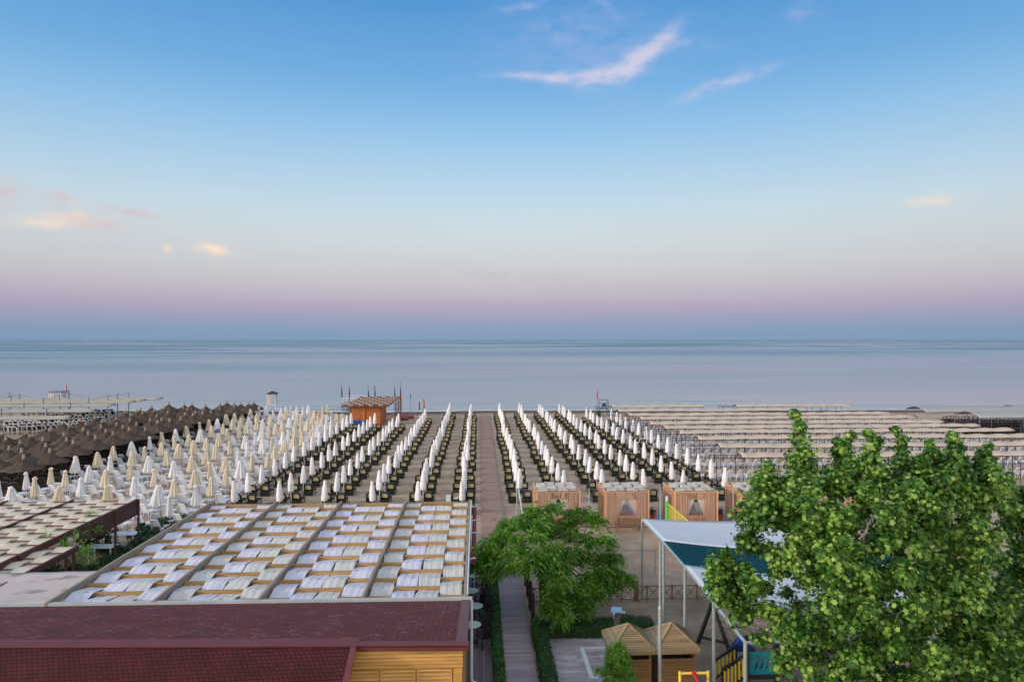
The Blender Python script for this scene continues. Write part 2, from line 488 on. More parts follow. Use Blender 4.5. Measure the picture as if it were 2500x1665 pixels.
def tag(o, label, cat, group=None):
    n = len(label.replace('-', '').split())
    if not 4 <= n <= 16:
        print('LABEL LENGTH', n, label)
    o['label'] = label
    o['category'] = cat
    if group:
        o['group'] = group
    return o


def thing(name, label, cat, loc=(0, 0, 0), group=None):
    o = bpy.data.objects.new(name, None)
    o.empty_display_size = 0.3
    o.location = loc
    C.objects.link(o)
    return tag(o, label, cat, group)


def struct(mb, name, m, smooth=False):
    o = mb.build(name, m, None, smooth)
    o['kind'] = 'structure'
    return o


def dup(root, loc, rotz=0.0, label=None, scale=None):
    r = root.copy()
    C.objects.link(r)
    r.location = loc
    r.rotation_euler = (0, 0, rotz)
    if scale:
        r.scale = scale if isinstance(scale, (tuple, list)) else (scale,) * 3
    if label:
        r['label'] = label
    for ch in root.children:
        c = ch.copy()
        C.objects.link(c)
        c.parent = r
        for g in ch.children:
            d = g.copy()
            C.objects.link(d)
            d.parent = c
    return r


_ONES = 'first second third fourth fifth sixth seventh eighth ninth tenth eleventh twelfth thirteenth fourteenth fifteenth sixteenth seventeenth eighteenth nineteenth'.split()
_TENS = {2: 'twent', 3: 'thirt', 4: 'fort', 5: 'fift', 6: 'sixt', 7: 'sevent', 8: 'eight', 9: 'ninet'}


def ordinal(n):
    if n < 20:
        return _ONES[n - 1]
    t, u = divmod(n, 10)
    return _TENS[t] + 'ieth' if u == 0 else _TENS[t] + 'y-' + _ONES[u - 1]


def leaves_mesh(name, m, pts, nrm, size, shape, parent, bend=0.25, jitter=0.5):
    """many small leaf faces in one mesh: pts (n,3), nrm (n,3) preferred normals, size (n,), shape: (k,2) outline in the leaf plane"""
    n = len(pts)
    shape = np.asarray(shape, float)
    k = len(shape)
    nv = nrm + NR.normal(0, jitter, (n, 3))
    nv /= np.linalg.norm(nv, axis=1)[:, None] + 1e-9
    ref = NR.normal(0, 1, (n, 3))
    a = np.cross(nv, ref)
    a /= np.linalg.norm(a, axis=1)[:, None] + 1e-9
    b = np.cross(nv, a)
    r2 = (shape ** 2).sum(1)
    co = pts[:, None, :] + size[:, None, None] * (shape[None, :, 0, None] * a[:, None, :] + shape[None, :, 1, None] * b[:, None, :] - bend * r2[None, :, None] * nv[:, None, :])
    co = co.reshape(-1, 3)
    if parent is not None:
        co = co - np.array(origin_of(parent))[None, :]
    me = bpy.data.meshes.new(name)
    me.vertices.add(n * k)
    me.vertices.foreach_set('co', co.astype(np.float32).ravel())
    me.loops.add(n * k)
    me.loops.foreach_set('vertex_index', np.arange(n * k, dtype=np.int32))
    me.polygons.add(n)
    me.polygons.foreach_set('loop_start', np.arange(0, n * k, k, dtype=np.int32))
    me.polygons.foreach_set('loop_total', np.full(n, k, dtype=np.int32))
    me.update(calc_edges=True)
    me.validate()
    me.materials.append(m)
    o = bpy.data.objects.new(name, me)
    C.objects.link(o)
    if parent is not None:
        o.parent = parent
    return o


LOBED = [(0, -0.5), (0.5, -0.34), (0.33, -0.06), (0.62, 0.18), (0.22, 0.24), (0, 0.64), (-0.22, 0.24), (-0.62, 0.18), (-0.33, -0.06), (-0.5, -0.34)]
OVAL = [(0, -0.5), (0.24, -0.12), (0.2, 0.2), (0, 0.5), (-0.2, 0.2), (-0.24, -0.12)]
SLIM = [(0, -0.5), (0.1, 0), (0, 0.5), (-0.1, 0)]


def clump_points(centres, radii, per, shell=0.55, flat=1.0):
    ps, ns = [], []
    for c, r, k in zip(centres, radii, per):
        d = NR.normal(0, 1, (k, 3))
        d /= np.linalg.norm(d, axis=1)[:, None]
        rr = r * (shell + (1 - shell) * NR.rand(k)) * (0.75 + 0.5 * NR.rand(k))
        p = d * rr[:, None]
        p[:, 2] *= flat
        ps.append(np.asarray(c)[None, :] + p)
        nn = d + np.array([0, -0.1, 0.9])[None, :]
        ns.append(nn)
    return np.concatenate(ps), np.concatenate(ns)

# ------------------------------------------------------------------ camera, light, sky
cam = bpy.data.cameras.new('camera')
cam.sensor_width = 36
cam.lens = 24.0
cam.clip_end = 120000
cam.clip_start = 0.5
cam.shift_y = -3.5 / 2500
co = bpy.data.objects.new('camera', cam)
co.location = (0, 0, CAMH)
co.rotation_euler = (PI / 2, 0, -YAW)
C.objects.link(co)
S.camera = co
S.view_settings.view_transform = 'Standard'
S.view_settings.look = 'None'
S.view_settings.exposure = 0.0
S.view_settings.gamma = 1.0

SUN_EL, SUN_AZ = math.radians(15), math.radians(250)   # compass angle from +Y clockwise: behind the camera and to the left
sun = bpy.data.lights.new('sun', 'SUN')
sun.energy = 2.7
sun.angle = math.radians(8)
sun.color = (1.0, 0.86, 0.74)
so = bpy.data.objects.new('sun', sun)
sd = Vector((math.sin(SUN_AZ) * math.cos(SUN_EL), math.cos(SUN_AZ) * math.cos(SUN_EL), math.sin(SUN_EL)))
so.rotation_euler = sd.to_track_quat('Z', 'Y').to_euler()
so.location = (-30, -40, 60)
C.objects.link(so)

W = bpy.data.worlds.new('World')
S.world = W
W.use_nodes = True
wt = W.node_tree
WL = wt.links.new


def wmath(op, a, b=None, c=None):
    n = wt.nodes.new('ShaderNodeMath')
    n.operation = op
    for i, x in enumerate((a, b, c)):
        if x is None:
            continue
        if isinstance(x, (int, float)):
            n.inputs[i].default_value = x
        else:
            WL(x, n.inputs[i])
    return n.outputs[0]


def wmix(fac, a, b, mode='MIX'):
    n = wt.nodes.new('ShaderNodeMixRGB')
    n.blend_type = mode
    for i, x in enumerate((fac, a, b)):
        if isinstance(x, (int, float)):
            n.inputs[i].default_value = x
        elif isinstance(x, tuple):
            n.inputs[i].default_value = x
        else:
            WL(x, n.inputs[i])
    return n.outputs[0]


tc = wt.nodes.new('ShaderNodeTexCoord')
sep = wt.nodes.new('ShaderNodeSeparateXYZ')
WL(tc.outputs['Generated'], sep.inputs[0])
dx, dy, dz = sep.outputs
el = wmath('MULTIPLY', wmath('ARCSINE', dz), 180 / PI)          # degrees above the horizon
az = wmath('MULTIPLY', wmath('ARCTAN2', dx, dy), 180 / PI)       # degrees right of +Y
# twilight arch: earth shadow, belt of Venus, pale band, blue
stops = [(-6, s(112, 146, 178)), (0, s(130, 158, 187)), (0.9, s(140, 160, 189)), (1.9, s(162, 164, 191)), (2.9, s(184, 172, 193)), (4.2, s(198, 191, 201)),
         (5.8, s(206, 206, 210)), (8.0, s(209, 217, 221)), (10.5, s(201, 220, 231)), (13.5, s(179, 211, 235)), (17, s(149, 197, 234)), (20.5, s(120, 177, 227)),
         (26.5, s(86, 152, 214)), (36, s(116, 158, 205)), (60, s(176, 184, 196)), (90, s(190, 190, 196))]
mr = wt.nodes.new('ShaderNodeMapRange')
wob = wt.nodes.new('ShaderNodeTexNoise')
wob.inputs['Scale'].default_value = 1.6
wob.inputs['Detail'].default_value = 2
WL(tc.outputs['Generated'], wob.inputs['Vector'])
WL(wmath('MULTIPLY_ADD', wmath('SUBTRACT', wob.outputs[0], 0.5), wmath('MULTIPLY', el, 0.07), el), mr.inputs[0])
mr.inputs[1].default_value = -6
mr.inputs[2].default_value = 90
rp = wt.nodes.new('ShaderNodeValToRGB')
cr = rp.color_ramp
while len(cr.elements) < len(stops):
    cr.elements.new(0.5)
for e, (d, c) in zip(cr.elements, stops):
    e.position = (d + 6) / 96
    e.color = c
WL(mr.outputs[0], rp.inputs[0])
sky = rp.outputs[0]
# the arch is highest and palest straight ahead and duller to both sides
side = wmath('MINIMUM', wmath('DIVIDE', wmath('ABSOLUTE', wmath('SUBTRACT', az, 4.0)), 60.0), 1.0)
sky = wmix(wmath('MULTIPLY', wmath('POWER', side, 1.6), 0.55), sky, (0.72, 0.8, 0.84, 1), 'MULTIPLY')
# the sun has just come over the horizon behind: warm bright half of the sky
back = wmath('MAXIMUM', wmath('MULTIPLY', dy, -1.0), 0.0)
leftb = wmath('MULTIPLY', wmath('MAXIMUM', wmath('MULTIPLY', dx, -0.35), 0.0), wmath('MINIMUM', wmath('MULTIPLY', back, 3.0), 1.0))
gl = wmath('MULTIPLY', wmath('ADD', back, leftb), wmath('SUBTRACT', 1.0, wmath('MULTIPLY', wmath('MINIMUM', wmath('ABSOLUTE', dz), 1.0), 0.75)))
sky = wmix(wmath('MINIMUM', gl, 1.0), sky, (1.9, 1.7, 1.5, 1))
ns = wt.nodes.new('ShaderNodeTexSky')
ns.sky_type = 'NISHITA'
ns.sun_disc = False
ns.sun_elevation = SUN_EL
ns.sun_rotation = SUN_AZ
ns.air_density = 1.0
ns.dust_density = 0.6
sky = wmix(wmath('MULTIPLY', wmath('MINIMUM', gl, 1.0), 0.05), sky, ns.outputs[0], 'ADD')
# overhead brightness (not in the frame, lights the roofs)
ov = wt.nodes.new('ShaderNodeMapRange')
WL(el, ov.inputs[0])
ov.inputs[1].default_value = 30
ov.inputs[2].default_value = 60
ov.inputs[3].default_value = 1.0
ov.inputs[4].default_value = 1.4
sky = wmix(1.0, sky, wmix(1.0, (1, 1, 1, 1), ov.outputs[0], 'MULTIPLY'), 'MULTIPLY')

# clouds: soft streaks in sky coordinates (azimuth, elevation), broken by noise
cn = wt.nodes.new('ShaderNodeTexNoise')
cn.inputs['Scale'].default_value = 26
cn.inputs['Detail'].default_value = 8
cn.inputs['Roughness'].default_value = 0.6
mpc = wt.nodes.new('ShaderNodeMapping')
mpc.inputs['Scale'].default_value = (1, 1, 2.6)
WL(tc.outputs['Generated'], mpc.inputs[0])
WL(mpc.outputs[0], cn.inputs['Vector'])
cw = wt.nodes.new('ShaderNodeTexNoise')
cw.inputs['Scale'].default_value = 7
cw.inputs['Detail'].default_value = 3
WL(tc.outputs['Generated'], cw.inputs['Vector'])
wsep = wt.nodes.new('ShaderNodeSeparateXYZ')
WL(cw.outputs['Color'], wsep.inputs[0])
elw = wmath('ADD', el, wmath('MULTIPLY', wmath('SUBTRACT', wsep.outputs[0], 0.5), 2.4))
azw = wmath('ADD', az, wmath('MULTIPLY', wmath('SUBTRACT', wsep.outputs[1], 0.5), 3.0))
K = 180 / PI / 1667
WHITE, PINK, PEACH, GREY, LILAC = s(218, 212, 230), s(214, 196, 200), s(255, 226, 202), s(196, 190, 200), s(160, 182, 226)
clouds = [(1375, 190, 105, 11, -3, WHITE, 0.8), (1465, 182, 50, 16, 8, WHITE, 0.7), (1540, 158, 62, 22, 22, WHITE, 1.0), (1605, 118, 50, 17, 38, WHITE, 0.75), (1690, 118, 55, 9, -4, WHITE, 0.25), (1420, 112, 170, 70, 0, LILAC, 0.42),
          (1290, 14, 60, 9, 8, LILAC, 0.6), (1480, 20, 34, 12, -35, LILAC, 0.5), (1750, 216, 60, 10, 17, WHITE, 0.5), (1830, 195, 50, 9, 17, WHITE, 0.3), (1508, 252, 45, 9, 0, LILAC, 0.4), (1958, 40, 26, 16, 0, LILAC, 0.6),
          (140, 541, 60, 10, 9, PEACH, 0.95), (250, 548, 62, 15, -5, PINK, 0.9), (150, 493, 46, 13, -10, PINK, 0.7), (200, 512, 14, 15, -50, PEACH, 0.5), (345, 522, 38, 8, -10, PINK, 0.7), (258, 508, 12, 6, 0, PINK, 0.6),
          (522, 615, 34, 10, -5, PEACH, 1.0), (412, 610, 10, 8, 0, PEACH, 0.5), (2268, 495, 42, 10, 3, PEACH, 0.6), (8, 492, 26, 34, 0, PINK, 0.6), (1420, 690, 420, 20, -5, s(184, 176, 192), 0.22)]
for (cx, cy, ra, rb, tilt, colr, amt) in clouds:
    a0 = math.degrees(math.atan((cx - 1250) / 1667) + YAW)
    e0 = math.degrees(math.atan((829 - cy) / math.hypot(1667, cx - 1250)))
    t = math.radians(tilt)
    u0 = wmath('MULTIPLY', wmath('SUBTRACT', azw, a0), math.cos(math.radians(e0)))
    v0 = wmath('SUBTRACT', elw, e0)
    u = wmath('MULTIPLY_ADD', u0, math.cos(t), wmath('MULTIPLY', v0, math.sin(t)))
    v = wmath('MULTIPLY_ADD', v0, math.cos(t), wmath('MULTIPLY', u0, -math.sin(t)))
    q = wmath('ADD', wmath('POWER', wmath('ABSOLUTE', wmath('DIVIDE', u, ra * K)), 2.0), wmath('POWER', wmath('ABSOLUTE', wmath('DIVIDE', v, rb * K)), 2.0))
    g = wmath('EXPONENT', wmath('MULTIPLY', q, -0.9))
    dens = wmath('MULTIPLY', g, wmath('MULTIPLY_ADD', cn.outputs[0], 4.0, -1.25))
    dens = wmath('MAXIMUM', wmath('MINIMUM', wmath('MULTIPLY', dens, amt), 0.95), 0.0)
    sky = wmix(dens, sky, colr)
bg = wt.nodes['Background']
WL(sky, bg.inputs['Color'])
bg.inputs['Strength'].default_value = 1.0

# ------------------------------------------------------------------ ground, sea, paths
SHORE = 127.0


def shore_y(x):
    return SHORE + 0.9 * math.sin(x * 0.06) + 0.5 * math.sin(x * 0.17 + 1) - 0.02 * x + (0.00035 * x * x if x < 0 else 0.0)


mb = MB()
ys = [-30, 0, 10, 20, 25, 30, 35, 40, 45, 50, 55, 60, 65, 70, 75, 80, 85, 90, 95, 100, 105, 110, 113, 115, 117, 119, 121, 123, 125, 127, 129, 131, 134, 140]
xs = [-900, -400, -250] + list(range(-180, 181, 4)) + [250, 400, 900]


def ground_z(x, y):
    t = y - (shore_y(x) - SHORE)
    z = 0.0
    if t > 116:
        z = -0.25 * ((t - 116) / 11.0) ** 1.3
    if 43 < y < 116 and -70 < x < 70:
        z += 0.012 * math.sin(x * 1.3) * math.sin(y * 0.9) - 0.012
    return z


for y in ys:
    for x in xs:
        mb.v.append((x, y, ground_z(x, y)))
w = len(xs)
for j in range(len(ys) - 1):
    for i in range(w - 1):
        a = j * w + i
        mb.f.append((a, a + 1, a + w + 1, a + w))
struct(mb, 'sand_beach', M['sand'], True)

mb = MB()
mb.add([(-60000, 112, -0.25), (60000, 112, -0.25), (60000, 90000, -0.25), (-60000, 90000, -0.25)], [(0, 1, 2, 3)])
struct(mb, 'sea', M['water'])

mb = MB()
n = 240
for i in range(n + 1):
    x = -150 + 300 * i / n
    w0 = 0.25 + 0.35 * (math.sin(x * 0.9) * math.sin(x * 0.23 + 2) * 0.5 + 0.5)
    y = shore_y(x) - 0.1 + 0.2 * math.sin(x * 1.3)
    mb.v += [(x, y - w0 * 0.7, -0.222), (x, y + w0 * 1.6, -0.238)]
for i in range(n):
    mb.f.append((2 * i, 2 * i + 2, 2 * i + 3, 2 * i + 1))
o = mb.build('foam', M['foam'])
o['kind'] = 'stuff'

# breaking ripples a few metres out
mb = MB()
for yy, x0, x1, h in ((131, -60, -8, 0.1), (133.5, 6, 30, 0.08), (137, -42, -20, 0.08), (134, 45, 95, 0.1), (141, -10, 12, 0.07), (146, 34, 62, 0.09), (150, -70, -40, 0.08)):
    k = 40
    b0 = len(mb.v)
    for i in range(k + 1):
        x = x0 + (x1 - x0) * i / k
        e = math.sin(PI * i / k)
        y = yy + 0.6 * math.sin(x * 0.21) + 0.3 * math.sin(x * 0.5)
        mb.v += [(x, y - 0.9 * e - 0.05, -0.246), (x, y - 0.15, -0.246 + h * e), (x, y + 1.6 * e + 0.05, -0.246)]
    for i in range(k):
        a = b0 + 3 * i
        mb.f += [(a, a + 3, a + 4, a + 1), (a + 1, a + 4, a + 5, a + 2)]
struct(mb, 'sea_ripples', M['water'], True)

# boardwalks: single boards on bearers
mb = MB()
y = 21.0
while y < 42.6:
    mb.box(1.0 + R.uniform(-.01, .01), 2.27 + R.uniform(-.01, .01), y, y + 0.125, 0.03, 0.085 + R.uniform(-.004, .004))
    y += 0.145
mb.box(1.05, 1.12, 21, 42.6, 0.0, 0.028)
mb.box(2.14, 2.21, 21, 42.6, 0.0, 0.028)
struct(mb, 'boardwalk', M['board_near'])
mb = MB()
y = 43.2
while y < 117.5:
    j = R.uniform(-.015, .015)
    mb.box(0.28 + j, 1.86 + j, y, y + 0.20, 0.03, 0.075 + R.uniform(-.006, .006))
    y += 0.225
struct(mb, 'beach_path', M['board_far'])
mb = MB()
for i in range(9):
    mb.box(0.3 + i * 0.18, 0.42 + i * 0.18, 42.62, 43.15, 0.02, 0.07)
struct(mb, 'path_grating', M['white_paint'])

# deck of the restaurant: boards run towards the sea
mb = MB()
x = -21.0
while x < 0.62:
    mb.box(x, x + 0.135, 15, 41.8, 0.02, 0.10 + R.uniform(-.003, .003))
    x += 0.143
struct(mb, 'restaurant_deck', M['deck'])

# paved square with white stone line, kerbs
t0 = 24.0
mb = MB().box(2.98, 8.0, 22.2, 29.55, -0.05, 0.03)
struct(mb, 'stone_paving', M['tiles'])
mb = MB()
a, b = P(1415, 1580, 0.03), P(1452, 1650, 0.03)
mb.box(a.x, a.x + 2.4, a.y - 0.12, a.y + 0.02, 0.03, 0.036)
mb.box(a.x, a.x + 0.17, b.y, a.y - 0.12, 0.03, 0.036)
mb.box(a.x, a.x + 0.34, b.y - 0.16, b.y, 0.03, 0.036)
struct(mb, 'white_paving_line', M['white_line'])
mb = MB().box(2.98, 8.0, 29.55, 29.68, -0.05, 0.10)
mb.box(2.9, 2.977, 22.2, 25.1, -0.05, 0.10)
struct(mb, 'paving_kerb', M['kerb'])

# ------------------------------------------------------------------ restaurant: red roof, yellow gable, pergola
RZ, EZ = 4.6, 3.2
g1, g0 = P(1147.5, 1465, EZ), P(-420, 1487, EZ)
r1, r0 = P(1141, 1572.5, RZ), P(-420, 1578, RZ)
rm = r1.lerp(r0, (r1.x - P(866, 1567, RZ).x) / (r1.x - r0.x))
t = thing('restaurant_building', 'restaurant building with dark red shingle roof and yellow timber gable', 'building', (-6, 17.5, 0))
mb = MB()
mb.v = [tuple(g0), tuple(g1), tuple(r1), tuple(r0)]
mb.f = [(0, 3, 2, 1)]
mb.v += [(p[0], p[1], p[2] - 0.12) for p in mb.v]
mb.f += [(4, 5, 6, 7), (0, 1, 5, 4), (1, 2, 6, 5), (2, 3, 7, 6), (3, 0, 4, 7)]
sl = math.hypot(RZ - EZ, (g1 - r1).y)
mb.uv = lambda p: (p.x, (g1.y - p.y) * sl / (g1.y - r1.y))
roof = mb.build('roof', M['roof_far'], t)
# near wing falling towards the street
SL = 0.55
dn = 6.0
mb = MB()
e1 = Vector((rm.x - 0.25, rm.y - dn, RZ - SL * dn))
e0 = Vector((r0.x, r0.y - dn, RZ - SL * dn))
mb.v = [tuple(r0), tuple(rm), tuple(e1), tuple(e0)]
mb.v = [(x, y, z + 0.012) for x, y, z in mb.v]
mb.v += [(x, y, z - 0.14) for x, y, z in mb.v]
mb.f = [(0, 3, 2, 1), (4, 5, 6, 7), (0, 1, 5, 4), (1, 2, 6, 5), (2, 3, 7, 6), (3, 0, 4, 7)]
mb.uv = lambda p: (p.x, (r0.y - p.y) * math.hypot(1, SL))
mb.build('roof_wing', M['roof_near'], t)
mb = MB()
up = Vector((0, 0, 0.035))
mb.beam(r0 + up + Vector((0, 0.06, 0)), rm + up + Vector((0.12, 0.06, 0)), 0.34, 0.03, (0, -0.2, 1))
mb.beam(rm + Vector((0.02, 0.0, 0.03)), e1 + Vector((0.02, 0, 0.03)), 0.16, 0.05, (0, SL, 1))
mb.build('ridge_cap', M['ridge'], t)
mb = MB()
mb.beam(rm + Vector((0.1, 0.02, 0.02)), r1 + Vector((0.05, 0.02, 0.02)), 0.22, 0.05)
mb.beam(r1 + Vector((-0.16, 0.1, 0.03)), g1 + Vector((-0.16, -0.05, 0.03)), 0.32, 0.03)
mb.build('roof_flashing', M['ridge'], t)
mb = MB()
mb.beam(r1 + Vector((0.03, -0.03, -0.1)), rm + Vector((0.1, -0.03, -0.1)), 0.06, 0.11)
mb.build('fascia', M['fascia'], t)
# yellow gable wall
wy = r1.y + 0.22
x0, x1 = rm.x - 0.35, r1.x - 0.13
mb = MB()
zz = 4.46
k = 0
while zz > 3.9:
    mb.box(x0, x1, wy + (0.0 if k % 2 else 0.004), wy + 0.12, zz - 0.088, zz)
    zz -= 0.1
    k += 1
mb.box(x0, x1 - 0.02, wy + 0.123, wy + 0.16, 0.1, 4.44)
mb.box(x0, x1 - 0.02, wy + 0.06, wy + 0.12, 0.1, zz - 0.01)
mb.build('gable_wall', M['yellow_wood'], t)
lw = (x1 - 0.3 - x0) / 3
for i in range(3):
    a = x0 + i * lw + 0.05
    mb = MB()
    mb.box(a, a + 0.05, wy + 0.0, wy + 0.055, 2.6, 3.83)
    mb.box(a + lw - 0.1, a + lw - 0.05, wy, wy + 0.055, 2.6, 3.83)
    mb.box(a + 0.05, a + lw - 0.1, wy, wy + 0.055, 3.77, 3.83)
    z = 2.62
    while z < 3.72:
        mb.add([(a + 0.05, wy + 0.045, z + 0.05), (a + lw - 0.1, wy + 0.045, z + 0.05), (a + lw - 0.1, wy + 0.005, z - 0.02), (a + 0.05, wy + 0.005, z - 0.02),
                (a + 0.05, wy + 0.055, z + 0.04), (a + lw - 0.1, wy + 0.055, z + 0.04), (a + lw - 0.1, wy + 0.015, z - 0.03), (a + 0.05, wy + 0.015, z - 0.03)],
               [(0, 3, 2, 1), (4, 5, 6, 7), (0, 4, 7, 3), (1, 2, 6, 5), (2, 3, 7, 6), (0, 1, 5, 4)])
        z += 0.105
    mb.build('louvre_panel', M['yellow_wood'], t)
mb = MB().box(x1 - 0.26, x1 - 0.02, wy - 0.04, wy + 0.058, 0.1, 3.86)
mb.build('corner_post', M['yellow_wood'], t)
mb = MB().box(-19, x1 - 0.02, wy + 0.17, 25.3, 0.1, 3.0)
mb.box(-19, rm.x - 0.4, r0.y - dn + 0.5, wy + 0.16, 0.1, 1.3)
mb.build('walls', M['yellow_wood'], t)
mb = MB()
mb.beam(g0 + Vector((0, 0.06, 0.03)), g1 + Vector((0.08, 0.06, 0.03)), 0.17, 0.13)
mb.build('gutter', M['gutter'], t)
mb = MB()
px = g1.x + 0.06
mb.tube([(px, g1.y, EZ), (px, g1.y, 0.28), (px + 0.02, g1.y - 0.04, 0.17), (px + 0.18, g1.y - 0.1, 0.13)], 0.055, 10)
mb.build('downpipe', M['white_paint'], t)

# main pergola with woven cloth
PY0, PY1, PX0, PX1, PZ = 25.95, 41.3, -15.86, -0.5, 3.2
t = thing('pergola', 'large timber pergola woven with white and cream cloth strips behind the red roof', 'pergola', (-8, 33.5, 0))
BW = (PX1 - PX0) / 4
for i in range(5):
    x = PX0 + i * BW
    MB().box(x - 0.05, x + 0.05, PY0 - 0.06, PY1 + 0.05, 2.95, 3.34).build('beam', M['beam_grey'], t)
for k in range(16):
    y = 26.42 + k * 1.0 - 0.03
    mb = MB()
    for i in range(4):
        mb.box(PX0 + i * BW + 0.052, PX0 + (i + 1) * BW - 0.052, y - 0.03, y + 0.03, 3.018, 3.168)
    mb.build('rafter', M['rafter'], t)
creams = {(0, 1): 0, (0, 2): 1, (1, 0): 1, (1, 2): 1, (2, 2): 1, (3, 0): 1, (3, 3): 1, (1, 3): 0}
for i in range(4):
    for c in range(4):
        xa = PX0 + i * BW + 0.09 + c * (BW - 0.18) / 4 + 0.02
        xb = xa + (BW - 0.18) / 4 - 0.05
        ph = 0 if c in (0, 3) else 1
        r1_, r2_, r3_ = R.uniform(0, 6), R.uniform(0, 6), R.uniform(5, 9)

        def fn(u, v, xa=xa, xb=xb, ph=ph, a=r1_, b=r2_, f=r3_):
            y = PY0 + 0.03 + v * (PY1 - PY0 - 0.05)
            w = math.cos(PI * ((y - 26.39) - ph))
            tr = 2 / PI * math.asin(w * 0.97)
            z = 3.094 - 0.098 * tr
            edge = 0.03 * math.sin(y * 2.1 + a) + 0.012 * math.sin(y * 5.3 + b)
            z += 0.006 * math.sin(u * 19 + a + 0.8 * math.sin(y * 1.7)) + 0.005 * math.sin(u * 41 + b + y) + 0.012 * math.sin(y * 0.9 + b) * math.sin(u * 5 + a)
            return (xa + (xb - xa) * u + edge, y, z)
        key = 'sail_cream' if creams.get((i, c)) else 'sail_white'
        if (i * 7 + c * 3) % 11 == 5:
            key = 'sail_cream'
        MB().sheet(fn, 22, 150, 0.006).build('cloth_strip', M[key], t, True)
for i in range(5):
    for y in (PY0 + 0.1, 31.2, 36.2, PY1 - 0.1):
        x = PX0 + i * BW
        MB().box(x - 0.07, x + 0.07, y - 0.07, y + 0.07, 0.1, 2.948).build('post', M['rafter'], t)
mb = MB().box(PX0 - 0.06, PX1 + 0.06, PY1 + 0.052, PY1 + 0.14, 2.9, 3.2)
mb.build('end_beam', M['rafter'], t)
mb = MB().tube([(PX1 + 0.09, PY0 + 0.1, 3.3), (PX1 + 0.09, PY1 - 0.1, 3.3)], 0.04, 8)
mb.build('side_rail', M['white_paint'], t)
t2 = thing('rolled_awning', 'maroon rolled awning on white brackets along the pergola side', 'awning', (PX1 + 0.3, 35.5, 2.6))
ya, yb = 31.0, 41.0
mb = MB().tube([(PX1 + 0.3, ya, 2.95), (PX1 + 0.3, yb, 2.95)], 0.11, 12)
mb.box(PX1 + 0.27, PX1 + 0.41, ya + 0.05, yb - 0.05, 2.76, 2.95)
mb.build('fabric_roll', M['maroon'], t2, False)
for y in (ya + 0.1, 32.6, 35.2, 37.6, yb - 0.3):
    mb = MB().beam((PX1 + 0.08, y, 3.0), (PX1 + 0.3, y, 3.06), 0.06, 0.05)
    mb.cbox(PX1 + 0.3, y, 3.07, 0.2, 0.1, 0.03)
    mb.build('bracket', M['white_paint'], t2)

# stained canvas between the two pergolas
c0, c1, c2, c3 = P(82, 1393, 3.02), P(262, 1392, 3.05), P(150, 1470, 3.1), P(-260, 1478, 3.1)
c0 = Vector((-22.5, c1.y, 2.98)); c3 = Vector((-22.5, c2.y, 3.05))
t = thing('canvas_awning', 'pale stained flat canvas awning left of the big pergola', 'awning', (-19, 28, 0))


def fn(u, v):
    p = (c3 * (1 - u) + c2 * u) * (1 - v) + (c0 * (1 - u) + c1 * u) * v
    return (p.x, p.y, p.z - 0.12 * math.sin(PI * u) * math.sin(PI * v) + 0.01 * math.sin(u * 30 + v * 4))


m = mat_cloth('stained_canvas', s(206, 192, 188), 0.05, 0.15, 1, 0.2, 5)
nt = m.node_tree
b = nt.nodes['Principled BSDF']
old = b.inputs['Base Color'].links[0].from_socket
tcn = nt.nodes.new('ShaderNodeTexCoord')
mpn = nt.nodes.new('ShaderNodeMapping')
mpn.inputs['Scale'].default_value = (0.9, 1.6, 1)
nn = nt.nodes.new('ShaderNodeTexNoise')
nn.inputs['Scale'].default_value = 0.9
nn.inputs['Detail'].default_value = 5
nt.links.new(tcn.outputs['Object'], mpn.inputs[0])
nt.links.new(mpn.outputs[0], nn.inputs['Vector'])
fac = _ramp(nt, nn.outputs[0], [(0.56, (0, 0, 0, 1)), (0.66, (0.65,) * 3 + (1,))])
mx = nt.nodes.new('ShaderNodeMixRGB')
nt.links.new(fac, mx.inputs[0])
nt.links.new(old, mx.inputs[1])
mx.inputs[2].default_value = s(120, 116, 124)
nt.links.new(mx.outputs[0], b.inputs['Base Color'])
MB().sheet(fn, 24, 16, 0.008).build('canvas', m, t, True)
for p in (c0, c1, c2, c3):
    MB().box(p.x - 0.04, p.x + 0.04, p.y - 0.04, p.y + 0.04, 0.1, p.z - 0.03).build('post', M['brown_wood'], t)

# brown pergola with cream cloth, far left
LX1, LY1, LY0, LZ = P(335, 1222, 3.0).x, P(335, 1222, 3.0).y, 30.5, 3.0
t = thing('brown_pergola', 'dark brown pergola woven with cream cloth and slatted side by the loungers', 'pergola', (-27, 37, 0))
BW2 = 3.9
nb = 4


def weave(t, xa, xb, y0, y1, z, strips, pitch, cloth, wood, phase=0, amp=0.05):
    k = 0
    y = y0 + pitch / 2
    while y < y1:
        MB().box(xa + 0.04, xb - 0.04, y - 0.025, y + 0.025, z - 0.025, z + 0.022).build('rafter', wood, t)
        y += pitch
        k += 1
    for c in range(strips):
        u0 = xa + 0.05 + c * (xb - xa - 0.1) / strips + 0.01
        u1 = u0 + (xb - xa - 0.1) / strips - 0.02
        a = R.uniform(0, 6)

        def fn(u, v):
            yy = y0 + 0.02 + v * (y1 - y0 - 0.04)
            w = math.cos(PI * ((yy - y0 - pitch / 2) / pitch - (c + phase) % 2))
            q = 1 if w > 0 else -1
            return (u0 + (u1 - u0) * u + 0.02 * math.sin(yy * 2 + a), yy, z - amp * w + 0.006 * math.sin(u * 17 + a + yy))
        MB().sheet(fn, 6, max(24, int((y1 - y0) / pitch * 8)), 0.006).build('cloth_strip', cloth, t, True)


